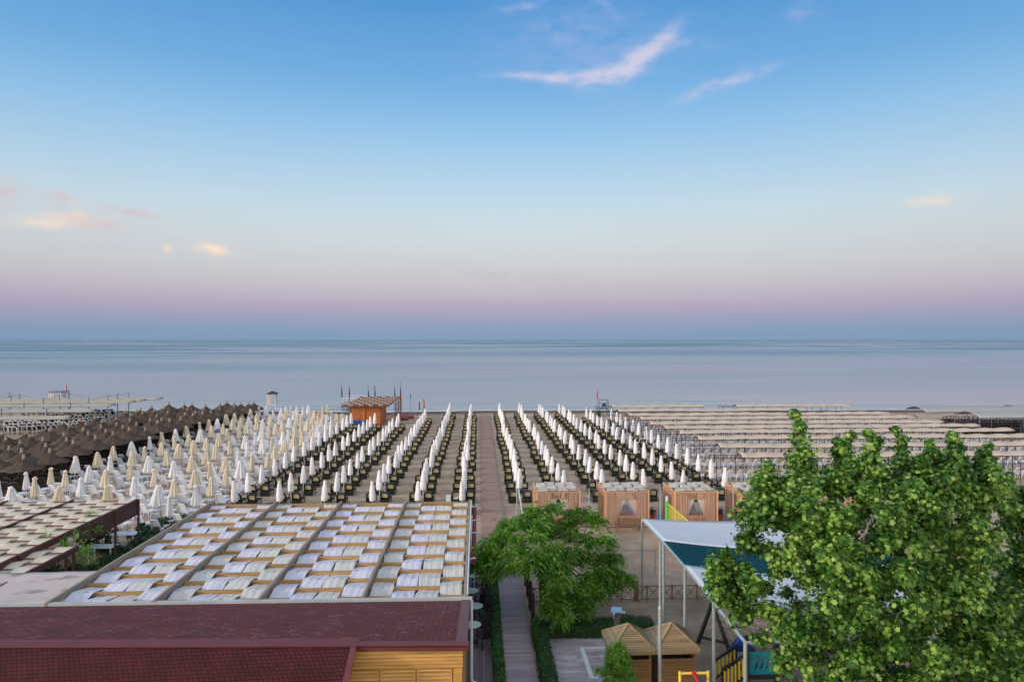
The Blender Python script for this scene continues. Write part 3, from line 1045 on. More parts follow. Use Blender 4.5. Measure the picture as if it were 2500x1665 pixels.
for i in range(nb):
    xb = LX1 - i * BW2
    weave(t, xb - BW2, xb, LY0, LY1, LZ, 4, 0.7, M['cream_cloth'], M['red_rafter'], i)
for i in range(nb + 1):
    x = LX1 - i * BW2
    MB().box(x - 0.045, x + 0.045, LY0, LY1 + 0.06, LZ - 0.22, LZ + 0.11).build('beam', M['brown_wood'], t)
for y in (LY1 - 0.05, P(282, 1243, 3.0).y - 0.6, 36.0, 32.5):
    MB().box(LX1 + 0.048, LX1 + 0.15, y - 0.06, y + 0.06, 0.0, LZ + 0.1).build('post', M['brown_wood'], t)
mb = MB()
for k in range(12):
    z = 2.14 + k * 0.062
    mb.box(LX1 + 0.06, LX1 + 0.085, 37.2, LY1 - 0.12, z, z + 0.05)
mb.build('slat_screen', M['brown_wood'], t)
t = thing('small_pergola', 'low narrow brown pergola with cream cloth jutting out beside creeper leaves', 'pergola', (-20, 30.5, 0))
sx1, sy1 = P(189, 1336, 2.85).x, P(189, 1336, 2.85).y
weave(t, LX1 - 1.9, sx1, 28.6, sy1, 2.85, 4, 0.75, M['cream_cloth'], M['red_rafter'], 1)
for x in (LX1 - 1.9, sx1):
    MB().box(x - 0.045, x + 0.045, 28.6, sy1 + 0.05, 2.66, 2.94).build('beam', M['brown_wood'], t)
mb = MB().box(sx1 - 0.05, sx1 + 0.05, sy1 - 0.35, sy1 - 0.25, 0, 2.655)
mb.build('post', M['brown_wood'], t)
MB().beam((sx1, sy1 - 0.3, 1.9), (sx1 - 0.5, sy1 - 0.3, 2.62), 0.07, 0.07).build('brace', M['brown_wood'], t)

# planting between the pergolas
def shrub(name, label, cat, loc, rad, h, n, leaf, size, shape=OVAL, group=None, stems=5):
    t = thing(name, label, cat, loc, group)
    cs, rs, ks = [], [], []
    for i in range(n):
        a, q = R.uniform(0, 2 * PI), math.sqrt(R.random()) * rad
        z = R.uniform(0.25, 1.0) * h * (1 - 0.35 * (q / rad) ** 2)
        cs.append((loc[0] + q * math.cos(a), loc[1] + q * math.sin(a), loc[2] + z))
        rs.append(R.uniform(0.16, 0.3) * (0.6 + 0.4 * rad))
        ks.append(int(R.uniform(35, 70)))
    p, nn = clump_points(cs, rs, ks, 0.3)
    p[:, 2] = np.maximum(p[:, 2], loc[2] + 0.03)
    leaves_mesh('foliage', leaf, p, nn, size * (0.6 + 0.8 * NR.rand(len(p))), shape, t)
    mb = MB()
    for i in range(stems):
        a = R.uniform(0, 6.28)
        mb.tube([(loc[0] + 0.08 * math.cos(a), loc[1] + 0.08 * math.sin(a), loc[2]), (loc[0] + rad * 0.5 * math.cos(a), loc[1] + rad * 0.5 * math.sin(a), loc[2] + h * 0.7)], [0.02, 0.008], 5)
    mb.build('stem', M['bark_dark'], t)
    return t


gp = []
for px, py, r, h in ((400, 1272, .9, .8), (365, 1283, .8, .8), (425, 1262, .8, .7), (340, 1298, .7, .7), (385, 1300, .9, .9), (350, 1320, .8, .8), (300, 1345, .8, .8), (330, 1340, .9, .9), (280, 1362, .9, .9), (315, 1365, .9, 1.0), (250, 1378, .9, .9), (285, 1388, .9, 1.0), (215, 1385, .9, 1.0), (180, 1388, .9, 1.1), (140, 1388, .9, 1.1), (110, 1392, .8, 1.0), (230, 1400, .9, 1.0), (265, 1330, .6, .6), (250, 1290, .8, 1.6), (225, 1300, .8, 1.7)):
    q = P(px, py, h * 0.7)
    gp.append((q.x, q.y, r, h))
for i, (x, y, r, h) in enumerate(gp):
    shrub('garden_shrub', 'dark green garden shrub, %s from the beach in the bed between the pergolas' % ordinal(i + 1), 'shrub', (x, y, 0), r, h, 26, M['leaf_garden'], 0.13, group='shrubs between the two pergolas', shape=OVAL)
cr = thing('climbing_creeper', 'yellow-green creeper climbing over the edge of the small brown pergola', 'creeper', (-20.4, 34.0, 0))
cs = [(P(px, py, 2.6).x, P(px, py, 2.6).y, z) for px, py, z in ((170, 1335, 2.7), (185, 1318, 2.9), (200, 1332, 2.5), (215, 1325, 2.3), (222, 1338, 2.1), (190, 1340, 2.3), (115, 1325, 2.9), (230, 1270, 2.9), (215, 1280, 3.0), (232, 1290, 2.6), (205, 1300, 2.7), (150, 1330, 2.8), (240, 1283, 2.4))]
p, nn = clump_points(cs, [0.45] * len(cs), [90] * len(cs), 0.2)
leaves_mesh('foliage', M['leaf_lime'], p, nn, 0.13 * (0.6 + 0.8 * NR.rand(len(p))), OVAL, cr)
MB().tube([(-20.4, 34.0, 0), (-20.5, 34.1, 1.2), (-20.3, 34.2, 2.4)], [0.05, 0.04, 0.02], 6).build('stem', M['bark_dark'], cr)
for i, (px, py) in enumerate(((306, 1309), (250, 1341))):
    p = P(px, py, 0.75)
    t = thing('garden_table', ('white square table under the slatted screen of the brown pergola', 'white square table between shrubs and the small brown pergola')[i], 'table', (p.x, p.y, 0), 'white tables in the planting')
    MB().cbox(p.x, p.y, 0.94, 1.5, 0.8, 0.04).build('table_top', M['plastic_white'], t)
    for sx in (-1, 1):
        for sy in (-1, 1):
            MB().beam((p.x + sx * .62, p.y + sy * .32, 0), (p.x + sx * .62, p.y + sy * .32, 0.918), 0.05, 0.05).build('leg', M['plastic_white'], t)

# restaurant tables and chairs on the deck
def make_chair():
    t = thing('terrace_chair', 'x x x x', 'chair')
    MB().cbox(0, 0, 0.44, 0.46, 0.46, 0.05).build('seat', M['black_chair'], t)
    MB().sheet(lambda u, v: (-0.22 + 0.44 * u, -0.23 - 0.1 * v - 0.05 * math.sin(PI * u), 0.48 + 0.42 * v), 6, 4, 0.02).build('backrest', M['black_chair'], t)
    for sx in (-1, 1):
        for sy in (-1, 1):
            MB().beam((sx * .2, sy * .2, 0.415), (sx * .23, sy * .24, 0), 0.035, 0.035).build('leg', M['black_chair'], t)
        MB().tube([(sx * .23, 0.2, 0.44), (sx * .26, 0.18, 0.66), (sx * .26, -0.26, 0.68)], 0.018, 6).build('armrest', M['black_chair'], t)
    return t


def make_table():
    t = thing('bistro_table', 'x x x x', 'table')
    MB().lathe([(0.36, 0.725), (0.38, 0.73), (0.38, 0.745), (0.37, 0.755)], 28).build('table_top', M['table_top'], t)
    MB().tube([(0, 0, 0.04), (0, 0, 0.722)], 0.035, 8).build('leg', M['black_chair'], t)
    MB().lathe([(0.24, 0.0), (0.24, 0.02), (0.06, 0.045)], 16).build('base', M['black_chair'], t)
    return t


tb, chp = make_table(), make_chair()
tabs = [P(1153, 1407, .75), P(1150, 1446, .75), P(1159, 1483, .75), P(1153, 1529, .75)]
for i, p in enumerate(tabs):
    lb = 'pale round bistro table on the deck, %s from the bottom of the photo' % ordinal(4 - i)
    if i == 0:
        tb.location = (p.x, p.y, 0.1); tb['label'] = lb; tb['group'] = 'bistro tables beside the pergola'
    else:
        dup(tb, (p.x, p.y, 0.1), 0, lb)
k = 0
for i, p in enumerate(tabs):
    for (ox, oy, rz) in ((0.5, 0.62, 2.6), (0.52, -0.5, 0.5)):
        lb = 'black armchair %s the pale bistro table %s from the pergola beam end' % ('seaward of' if oy > 0 else 'in front of', ordinal(4 - i))
        loc = (p.x + ox, p.y + oy, 0.1)
        if k == 0:
            chp.location = loc; chp.rotation_euler = (0, 0, rz); chp['label'] = lb; chp['group'] = 'black chairs on the restaurant deck'
        else:
            dup(chp, loc, rz + R.uniform(-.2, .2), lb)
        k += 1

# ------------------------------------------------------------------ beach furniture prototypes
def lean(y, z, a):
    return y, z


def white_lounger_parts(t, whole=False):
    """moulded white plastic lounger, head towards -Y, foot towards +Y, backrest raised"""
    seat = MB()
    for k in range(13):
        y = -0.28 + k * 0.094
        z = 0.34 + 0.05 * math.sin((y + 0.28) * 2.6)
        seat.box(-0.29, 0.29, y, y + 0.074, z - 0.012, z + 0.012)
    for sx in (-1, 1):
        seat.tube([(sx * 0.31, -0.36, 0.35), (sx * 0.31, 0.1, 0.39), (sx * 0.31, 0.5, 0.40), (sx * 0.31, 0.95, 0.36)], 0.035, 6)
    back = MB()
    an = math.radians(62)
    for k in range(8):
        q0, q1 = 0.06 + k * 0.09, 0.06 + k * 0.09 + 0.07
        pts = []
        for q in (q0, q1):
            pts.append((-0.30 - q * math.cos(an), 0.36 + q * math.sin(an)))
        dn_ = (math.sin(an) * 0.018, math.cos(an) * 0.018)
        (ya, za), (yb, zb) = pts
        back.add([(-0.25, ya, za), (0.25, ya, za), (0.25, yb, zb), (-0.25, yb, zb), (-0.25, ya + dn_[0], za + dn_[1]), (0.25, ya + dn_[0], za + dn_[1]), (0.25, yb + dn_[0], zb + dn_[1]), (-0.25, yb + dn_[0], zb + dn_[1])],
                 [(0, 1, 2, 3), (7, 6, 5, 4), (0, 4, 5, 1), (1, 5, 6, 2), (2, 6, 7, 3), (3, 7, 4, 0)])
    top = 0.80
    back.tube([(sx_, -0.30 - q * math.cos(an), 0.36 + q * math.sin(an)) for sx_, q in ((-0.29, 0), (-0.28, 0.55), (-0.24, top), (0.24, top), (0.28, 0.55), (0.29, 0))], 0.035, 6)
    legs = []
    for sx in (-1, 1):
        legs.append(MB().tube([(sx * 0.30, -0.38, 0.36), (sx * 0.31, -0.28, 0.02), (sx * 0.31, -0.12, 0.02), (sx * 0.30, -0.02, 0.37)], 0.03, 6))
        legs.append(MB().tube([(sx * 0.30, 0.66, 0.38), (sx * 0.31, 0.72, 0.02), (sx * 0.31, 0.84, 0.02), (sx * 0.30, 0.93, 0.36)], 0.03, 6))
    if whole:
        a = MB()
        for q in [seat, back] + legs:
            a.add(q.v, q.f)
        return a
    seat.build('seat', M['plastic_white'], t)
    back.build('backrest', M['plastic_white'], t)
    for l in legs:
        l.build('leg', M['plastic_white'], t)


def dark_lounger_parts(t, whole=False):
    """dark green resin lounger with tan mesh, wheels at the head end"""
    an = math.radians(70)
    frame = MB()
    for sx in (-1, 1):
        frame.tube([(sx * 0.32, -0.55, 0.33), (sx * 0.32, 0.2, 0.34), (sx * 0.32, 0.98, 0.33)], 0.04, 6)
        frame.tube([(sx * 0.34, -0.18, 0.34), (sx * 0.36, -0.1, 0.56), (sx * 0.36, 0.22, 0.56), (sx * 0.34, 0.34, 0.34)], 0.03, 6)
    frame.tube([(-0.32, 0.96, 0.33), (0.32, 0.96, 0.33)], 0.045, 6)
    frame.tube([(-0.32, -0.5, 0.30), (0.32, -0.5, 0.30)], 0.045, 6)
    frame.box(-0.33, 0.33, -0.5, -0.28, 0.06, 0.33)
    seat = MB().sheet(lambda u, v: (-0.29 + 0.58 * u, -0.22 + 1.16 * v, 0.345 + 0.03 * math.sin(v * 5)), 3, 10, 0.015)
    bf = MB()
    q = [(-0.31, -0.06), (-0.31, 0.3), (-0.29, 0.54), (-0.22, 0.63), (0.22, 0.63), (0.29, 0.54), (0.31, 0.3), (0.31, -0.06)]
    bf.tube([(x, -0.26 - v * math.cos(an), 0.36 + v * math.sin(an)) for x, v in q], 0.075, 6)
    lo = 0.17
    bf.add([(x, -0.26 - v * math.cos(an) + dy, 0.36 + v * math.sin(an) + dy * .6) for dy in (-0.012, 0.012) for x, v in ((-0.27, -0.02), (0.27, -0.02), (0.27, lo), (-0.27, lo))],
           [(0, 1, 2, 3), (7, 6, 5, 4), (0, 4, 5, 1), (1, 5, 6, 2), (2, 6, 7, 3), (3, 7, 4, 0)])
    bp = MB()
    bp.add([(x, -0.26 - v * math.cos(an) + dy, 0.36 + v * math.sin(an) + dy * .6) for dy in (-0.01, 0.01) for x, v in ((-0.225, lo + 0.003), (0.225, lo + 0.003), (0.225, 0.46), (0.18, 0.545), (-0.18, 0.545), (-0.225, 0.46))],
           [(0, 1, 2, 3, 4, 5), (11, 10, 9, 8, 7, 6)] + [(i, i + 6, (i + 1) % 6 + 6, (i + 1) % 6) for i in range(6)])
    legs, wheels = [], []
    for sx in (-1, 1):
        legs.append(MB().tube([(sx * 0.32, 0.72, 0.34), (sx * 0.33, 0.8, 0.0)], 0.035, 6))
        legs.append(MB().tube([(sx * 0.32, -0.42, 0.33), (sx * 0.33, -0.46, 0.1)], 0.035, 6))
        w = MB()
        for k in range(12):
            pass
        w.tube([(sx * 0.335, -0.46, 0.11), (sx * 0.385, -0.46, 0.11)], 0.11, 12)
        wheels.append(w)
    if whole:
        a, b_ = MB(), bp
        for q_ in [frame, seat, bf] + legs + wheels:
            a.add(q_.v, q_.f)
        return a, b_
    frame.build('frame', M['green_frame'], t)
    seat.build('seat', M['green_frame'], t)
    bf.build('backrest', M['green_frame'], t)
    bp.build('mesh_panel', M['tan_mesh'], t)
    for l in legs:
        l.build('leg', M['green_frame'], t)
    for w in wheels:
        w.build('wheel', M['green_frame'], t)


def two_mat(a, b_, name, ma, mb_):
    """one small mesh with two materials, for loungers too far away to show parts"""
    q = MB()
    q.add(a.v, a.f)
    na = len(a.f)
    q.add(b_.v, b_.f)
    o = q.build(name, ma)
    o.data.materials.append(mb_)
    o.data.polygons.foreach_set('material_index', [0] * na + [1] * len(b_.f))
    return o


def slim_cover(seed):
    r = random.Random(seed)
    a, b_, c = r.uniform(0, 6), r.uniform(0, 6), r.uniform(0.02, 0.05)
    lx, ly = r.uniform(-.03, .03), r.uniform(-.03, .03)
    prof = [(0.20, 0.92), (0.235, 0.98), (0.24, 1.2), (0.225, 1.5), (0.19, 1.85), (0.14, 2.15), (0.12, 2.28), (0.11, 2.40), (0.07, 2.46), (0.02, 2.49)]

    def wob_(t, rr, z):
        return rr * (1 + 0.10 * math.sin(3 * t + a + z) + 0.07 * math.sin(5 * t + b_ - 2 * z)) + (c * math.sin(9 * z + a) * 0.25 if z < 2.2 else 0)
    m = MB().lathe(prof, 14, (0, 0), wob_)
    m.v = [(x + lx * (z - .9), y + ly * (z - .9), z) for x, y, z in m.v]
    return m


def furl_cover(seed, spread=1.0):
    r = random.Random(seed)
    a = r.uniform(0, 6)
    n = 32

    def wob_(t, rr, z):
        k = 0.5 + 0.5 * math.cos(8 * t + a)
        return rr * (0.74 + 0.36 * k) + 0.03 * math.sin(3 * t + a)
    w = 0.44 * spread
    prof = [(w, 0.86), (w * 0.93, 1.0), (w * 0.78, 1.3), (w * 0.6, 1.65), (w * 0.42, 2.0), (0.13, 2.2), (0.09, 2.27)]
    m = MB().lathe(prof, n, (0, 0), wob_)
    for i in range(n):
        x, y, z = m.v[i]
        m.v[i] = (x, y, z + 0.07 * math.cos(8 * 2 * PI * i / n + a) - 0.03 * math.sin(2 * PI * i / n * 2 + a))
    lx, ly = r.uniform(-.04, .04), r.uniform(-.04, .04)
    m.v = [(x + lx * (z - .9), y + ly * (z - .9), z) for x, y, z in m.v]
    return m


def furl_cap():
    return MB().lathe([(0.175, 2.12), (0.17, 2.16), (0.11, 2.24), (0.06, 2.31), (0.015, 2.34)], 12, (0, 0), lambda t, r, z: r * (1 + 0.06 * math.sin(6 * t)))


def merge(mbs):
    a = MB()
    for q in mbs:
        a.add(q.v, q.f)
    return a


first_used = set()


def place(proto, loc, rz, label, group=None, scale=None, tilt=0.0):
    """the first placing moves the model itself, later ones copy it with its parts"""
    if proto.name not in first_used:
        first_used.add(proto.name)
        proto.location = loc
        proto.rotation_euler = (tilt * R.uniform(-1, 1), tilt * R.uniform(-1, 1), rz)
        if scale:
            proto.scale = (scale,) * 3
        proto['label'] = label
        n = len(label.split())
        if group:
            proto['group'] = group
        return proto
    o = dup(proto, loc, rz, label, scale)
    o.rotation_euler = (tilt * R.uniform(-1, 1), tilt * R.uniform(-1, 1), rz)
    if group:
        o['group'] = group
    return o


# ---- prototypes
DL = thing('sun_lounger', 'a b c d', 'sun lounger')
dark_lounger_parts(DL)
a_, b2_ = dark_lounger_parts(None, True)
DLF = two_mat(a_, b2_, 'sun_lounger', M['green_frame'], M['tan_mesh'])
tag(DLF, 'a b c d', 'sun lounger')
SP = []
for k in range(9):
    t = thing('beach_parasol', 'a b c d', 'parasol')
    slim_cover(k).build('cover', M['slim_white'], t, True)
    if k % 3 != 2:
        z = 1.35 + 0.1 * (k % 4)
        MB().lathe([(0.232, z), (0.236, z + 0.05)], 14).build('strap', M['pole_white'], t)
    MB().tube([(0, 0, 0), (0, 0, 1.0)], 0.03, 8).build('pole', M['pole_white'], t)
    SP.append(t)
FP = {}
for key in ('furl_white', 'furl_cream'):
    FP[key] = []
    for k in range(6):
        t = thing('garden_parasol', 'a b c d', 'parasol')
        furl_cover(k * 3 + (0 if key == 'furl_white' else 50), (1.0, 0.75, 1.15, 0.9, 0.65, 1.05)[k]).build('canopy', M[key], t, False)
        furl_cap().build('cap', M[key], t, True)
        MB().tube([(0, 0, 0), (0, 0, 1.2)], 0.028, 8).build('pole', M['pole_white'], t)
        MB().lathe([(0.27, 0.0), (0.27, 0.05), (0.06, 0.11)], 14).build('base', M['plastic_white'], t)
        MB().lathe([(0.27, 0.50), (0.29, 0.51), (0.29, 0.535), (0.27, 0.54)], 16).build('table_ring', M['plastic_white'], t)
        FP[key].append(t)
WL_ = thing('plastic_lounger', 'a b c d', 'sun lounger')
white_lounger_parts(WL_)
WLF = white_lounger_parts(None, True).build('plastic_lounger', M['plastic_white'])
tag(WLF, 'a b c d', 'sun lounger')
BK = MB().lathe([(0.13, 0.0), (0.15, 0.3), (0.14, 0.3), (0.12, 0.28)], 12).build('ash_bucket', M['terracotta'])
tag(BK, 'a b c d', 'bucket')

# ---- the dark loungers and slim parasols either side of the boardwalk
cols_l = [-1.2, -4.55, -7.95, -11.35, -14.75, -18.1]
cols_r = [3.42, 6.78, 10.15, 13.5, 16.9, 20.25]
PITCH = 3.36
rows = [51.3 + PITCH * k for k in range(19)]
cand = []
for side, cols in (('left', cols_l), ('right', cols_r)):
    for ci, cx in enumerate(cols):
        for k, y in enumerate(rows):
            if side == 'right' and k < 1:
                continue
            if side == 'right' and ci > 3 and k > 17 - (ci - 3):
                continue
            if side == 'left' and cx < -10 and y > 98.5:
                continue
            if side == 'left' and cx < -7 and y > 108:
                continue
            if side == 'left' and cx > -2 and k == 0:
                pass
            cand.append((side, ci, cx, k, y))
extra_dark = MB()
extra_tan = MB()
n_dark = 0
cand.sort(key=lambda q: q[4])
for (side, ci, cx, k, y) in cand:
    back_n = 19 - k
    x = cx + R.uniform(-.12, .12)
    yy = y + R.uniform(-.12, .12)
    lb = 'slim closed white parasol, %s from the sea in the %s row %s of the boardwalk' % (ordinal(back_n), ordinal(ci + 1), side)
    if not (side == 'right' and k == 18 and ci > 3):
        place(SP[R.randrange(9)], (x + R.uniform(-.06, .06), yy + 0.45, 0), R.uniform(0, 6.28), lb, 'slim white parasols along the boardwalk', R.uniform(0.94, 1.04), 0.03)
    for sd in (-1, 1):
        lx = x + sd * 0.565 + R.uniform(-.04, .04)
        ly = yy + R.uniform(-.08, .08)
        rz = R.uniform(-.05, .05)
        if n_dark < 300:
            lb = 'dark tan-backed lounger %s of %s parasol from sea, %s row %s of boardwalk' % ('left' if sd < 0 else 'right', ordinal(back_n), ordinal(ci + 1), side)
            place(DL if n_dark < 170 else DLF, (lx, ly, 0), rz, lb, 'dark loungers with tan mesh along the boardwalk')
            n_dark += 1
        else:
            extra_dark.add([(p[0] + lx, p[1] + ly, p[2]) for p in a_.v], a_.f)
            extra_tan.add([(p[0] + lx, p[1] + ly, p[2]) for p in b2_.v], b2_.f)
o = two_mat(extra_dark, extra_tan, 'distant_loungers', M['green_frame'], M['tan_mesh'])
o['kind'] = 'stuff'
o['label'] = 'dark loungers with tan mesh in the far ends of the rows near the sea'

# ---- loosely furled white and cream parasols with white plastic loungers (surveyed tops)
T = []


def tile(x0, y0, sc, lst):
    for x, y, c in lst:
        p = (x0 + x / sc, y0 + y / sc)
        if all((p[0] - q[0]) ** 2 + (p[1] - q[1]) ** 2 > 20 for q in T):
            T.append((p[0], p[1], c))


Wc, Cc = 'furl_white', 'furl_cream'
tile(0, 1060, 8.7125, [(-30, 960, Wc), (235, 1080, Wc), (570, 770, Wc), (725, 925, Cc), (1080, 690, Cc), (1395, 730, Cc), (1240, 1075, Cc), (1585, 470, Wc), (1885, 640, Wc), (1725, 925, Wc)])
tile(220, 1020, 8.7125, [(168, 715, Cc), (490, 585, Cc), (425, 820, Wc), (330, 1085, Cc), (385, 1420, Cc), (880, 505, Wc), (900, 705, Cc), (850, 945, Cc), (935, 1255, Wc), (1155, 605, Cc), (1275, 380, Wc), (1225, 820, Wc), (1365, 1085, Cc), (1420, 1430, Wc), (1515, 310, Cc), (1525, 490, Cc), (1635, 680, Cc), (1775, 905, Wc), (1800, 1255, Cc), (1825, 230, Wc), (1810, 395, Cc), (1890, 555, Cc), (2055, 165, Cc), (2080, 325, Cc)])
tile(240, 1140, 8.7125, [(1520, 575, Wc), (735, 620, Wc), (2060, 390, Wc), (2050, 50, Cc)])
tile(440, 1020, 8.7125, [(170, 320, Cc), (410, 75, Cc), (430, 250, Wc), (615, 35, Cc), (660, 150, Cc), (550, 400, Cc), (290, 480, Cc), (240, 810, Cc), (785, 0, Wc), (910, 110, Cc), (830, 320, Cc), (535, 660, Cc), (765, 580, Cc), (640, 930, Cc), (640, 1250, Cc), (1015, 220, Cc), (1120, 20, Cc), (1065, 470, Cc), (940, 800, Cc), (970, 1065, Cc), (1245, 700, Wc), (1285, -10, Cc), (1265, 170, Cc), (1420, 90, Cc), (1390, 375, Wc), (1430, 530, Wc), (1270, 930, Wc), (1515, 775, Cc), (1590, 310, Wc), (1720, 240, Wc), (1750, 470, Wc), (1630, 30, Cc), (1765, 0, Wc), (1440, -20, Wc), (1850, 720, Cc), (1880, 180, Cc), (1960, 460, Cc), (2040, 110, Cc), (2030, 570, Cc), (1915, -20, Cc)])
tile(440, 960, 10.455, [(1385, 485, Cc), (1560, 440, Cc), (1165, 535, Cc), (1775, 405, Cc), (2020, 360, Wc), (1960, 480, Cc)])
tile(630, 960, 9.504, [(175, 310, Wc), (345, 370, Wc), (520, 340, Wc), (655, 315, Wc), (640, 400, Cc), (760, 280, Cc), (885, 310, Wc), (1040, 310, Wc), (820, 400, Wc), (1175, 270, Wc), (1310, 390, Cc), (1395, 380, Cc), (1495, 310, Cc), (1610, 250, Cc), (1830, 480, Cc), (1945, 465, Cc), (270, 490, Cc), (490, 480, Wc), (900, 500, Cc), (1010, 460, Cc), (1210, 430, Cc), (1395, 530, Cc), (1490, 500, Cc), (735, 550, Wc), (575, 630, Cc), (420, 690, Cc), (1000, 680, Cc), (1140, 620, Cc), (1250, 570, Cc), (1700, 540, Wc), (1590, 610, Wc), (1455, 690, Wc), (1385, 760, Wc), (860, 740, Cc), (705, 845, Wc), (570, 890, Wc), (1275, 760, Wc), (1205, 820, Cc), (1010, 915, Cc), (845, 1005, Cc), (605, 1095, Cc)])
spots = []
for px, py, c in T:
    p = P(px, py, 2.33)
    spots.append([p.x, p.y, c])
spots.sort(key=lambda q: -q[1])
ymax = spots[0][1]
bands = {}
for q in spots:
    bands.setdefault(int((ymax - q[1]) / 4.2), []).append(q)
n_white = 0
wl_cand = []
taken = []
for b_i, key in enumerate(sorted(bands)):
    for r_i, (x, y, c) in enumerate(sorted(bands[key])):
        word = 'white' if c == Wc else 'cream'
        where = '%s from left, %s line from the sea' % (ordinal(r_i + 1), ordinal(b_i + 1))
        place(FP[c][R.randrange(6)], (x, y, 0), R.uniform(0, 6.28), 'loosely furled %s parasol among white loungers, %s' % (word, where), 'loosely furled parasols on the white lounger beach', R.uniform(0.95, 1.04), 0.035)
        taken.append((x, y))
        for sd in (-1, 1):
            lx, ly, rz = x + sd * 0.78 + R.uniform(-.08, .08), y + 0.25 + R.uniform(-.15, .15), -0.12 + R.uniform(-.14, .14)
            if all((lx - q[0]) ** 2 + (ly - q[1]) ** 2 > 0.36 for q in wl_cand):
                wl_cand.append((lx, ly, rz, 'white lounger %s of %s parasol %s' % ('left' if sd < 0 else 'right', word, where.replace('the ', ''))))
        if y < 62 and R.random() < 0.6:
            place(BK, (x + R.uniform(0.3, 0.45), y + R.uniform(-.2, .2), 0), 0, 'rust-brown bucket on sand beside %s parasol %s' % (word, where.replace('the ', '')), 'rust buckets by the parasols')

# free white loungers filling the lines between
gx = -33.0
fill = []
while gx < -14.5:
    gy = 47.0
    while gy < 112:
        x, y = gx + R.uniform(-.25, .25), gy + R.uniform(-.3, .3)
        edge_l = -25.8 - max(0, 62 - y) * 0.06 + max(0, y - 60) * 0.02
        edge_r = -19.6 if y < 94 else -20.6
        if edge_l < x < edge_r and all((x - q[0]) ** 2 + (y - q[1]) ** 2 > 1.35 for q in wl_cand) and R.random() < 0.6 and all((x - q[0]) ** 2 + (y - q[1]) ** 2 > 0.3 for q in taken):
            fill.append((x, y))
            wl_cand.append((x, y, -0.12 + R.uniform(-.15, .15), None))
        gy += 2.15
    gx += 1.15
srt = sorted([q for q in wl_cand if q[3] is None], key=lambda q: -q[1])
lines = {}
for q in srt:
    lines.setdefault(int((114 - q[1]) / 4.5), []).append(q)
lab = {}
for li, key in enumerate(sorted(lines)):
    for ri, q in enumerate(sorted(lines[key])):
        lab[id(q)] = 'white plastic lounger without parasol, %s from left in the %s line from the sea' % (ordinal(ri + 1), ordinal(li + 1))

# ---- beige vaulted canopies on the right with their loungers
crow = [60.9, 66.6, 72.2, 77.1, 81.2, 85.6, 90.6, 95.3, 101.0]
cx0 = [24.0, 24.0, 23.7, 23.2, 22.5, 21.9, 21.8, 21.3, 21.0]
cx1 = [66.0, 66.0, 64.5, 63.0, 62.0, 60.5, 60.2, 59.5, 50.0]
CD, CH0, CH1 = 1.85, 2.26, 2.49


def canopy(name, label, xa, xb, y0, cloth, steel, group, posts_as_parts, depth=CD, h0=CH0, h1=CH1, step=2.45, bare_left=2.4, wave=0.1):
    t = thing(name, label, 'canopy', ((xa + xb) / 2, y0 + depth / 2, 0), group)
    a = R.uniform(0, 6)

    def fn(u, v):
        x = xa + (xb - xa) * u
        z = h0 + (h1 - h0) * math.sin(PI * v) ** 0.85
        seg = math.sin(PI * ((x - xa) / step)) ** 2
        z += wave * (1 - seg) * (0.4 + 0.6 * math.sin(PI * v)) + 0.04 * math.sin(x * 0.35 + a)
        return (x, y0 + depth * v + 0.03 * math.sin(x * 0.8 + a), z)
    MB().sheet(fn, int((xb - xa) * 2.4), 9, 0.012).build('fabric', cloth, t, True)
    fr = MB()
    x = xa - bare_left
    px_ = []
    while x < xb + 0.3:
        px_.append(x)
        x += step
    for yv in (0.0, depth):
        fr.tube([(px_[0], y0 + yv, h0 - 0.05), (px_[-1], y0 + yv, h0 - 0.05)], 0.032, 6)
    for x in px_:
        fr.tube([(x, y0 + depth * v, h0 - 0.05 + (h1 - h0 - 0.03) * math.sin(PI * v) ** 0.85) for v in (0, .15, .3, .5, .7, .85, 1)], 0.026, 6)
    if not posts_as_parts:
        for x in px_:
            for yv in (0.0, depth):
                fr.tube([(x, y0 + yv, 0), (x, y0 + yv, h0 - 0.05)], 0.035, 6)
    fr.build('frame', steel, t)
    if posts_as_parts:
        for x in px_:
            for yv in (0.0, depth):
                MB().tube([(x, y0 + yv, 0), (x, y0 + yv, h0 - 0.085)], 0.035, 6).build('post', steel, t)
    return t


for i, y in enumerate(crow):
    lb = 'long beige vaulted canopy over white loungers, %s from the sea' % ordinal(len(crow) - i + 1)
    canopy('vault_canopy', lb, cx0[i], cx1[i], y, M['canopy_beige'], M['steel_dark'], 'beige vaulted canopies over the loungers', i < 5)
canopy('vault_canopy', 'beige vaulted canopy closest to the water, left piece with a red flag behind', 21.3, 36.5, 107.5, M['canopy_beige'], M['steel_dark'], 'beige vaulted canopies over the loungers', False)
canopy('vault_canopy', 'beige vaulted canopy closest to the water, right piece beyond the gap', 41.5, 60.5, 107.5, M['canopy_beige'], M['steel_dark'], 'beige vaulted canopies over the loungers', False)
rl = []
for i, y in enumerate(crow):
    xa = cx0[i] - 3.0
    for j in range(46):
        x = xa + 0.98 * j + R.uniform(-.08, .08)
        if x > 66:
            break
        rl.append((x, y + 1.25 + R.uniform(-.1, .1), 0.35 + R.uniform(-.12, .12), 'white lounger under beige canopies, %s line from the sea, %s from the left' % (ordinal(10 - i), ordinal(j + 1))))
wl_all = sorted(wl_cand, key=lambda q: q[1])
WHITE_MAX = 300
ind = [q for q in wl_all][:215]
rest = wl_all[215:]
rl.sort(key=lambda q: q[1] + max(0, q[0] - 36) * 3.0)
ind += rl[:WHITE_MAX - len(ind)]
rest += rl[WHITE_MAX - 215 if len(wl_all) >= 215 else WHITE_MAX - len(wl_all):]
far = MB()
src = white_lounger_parts(None, True)
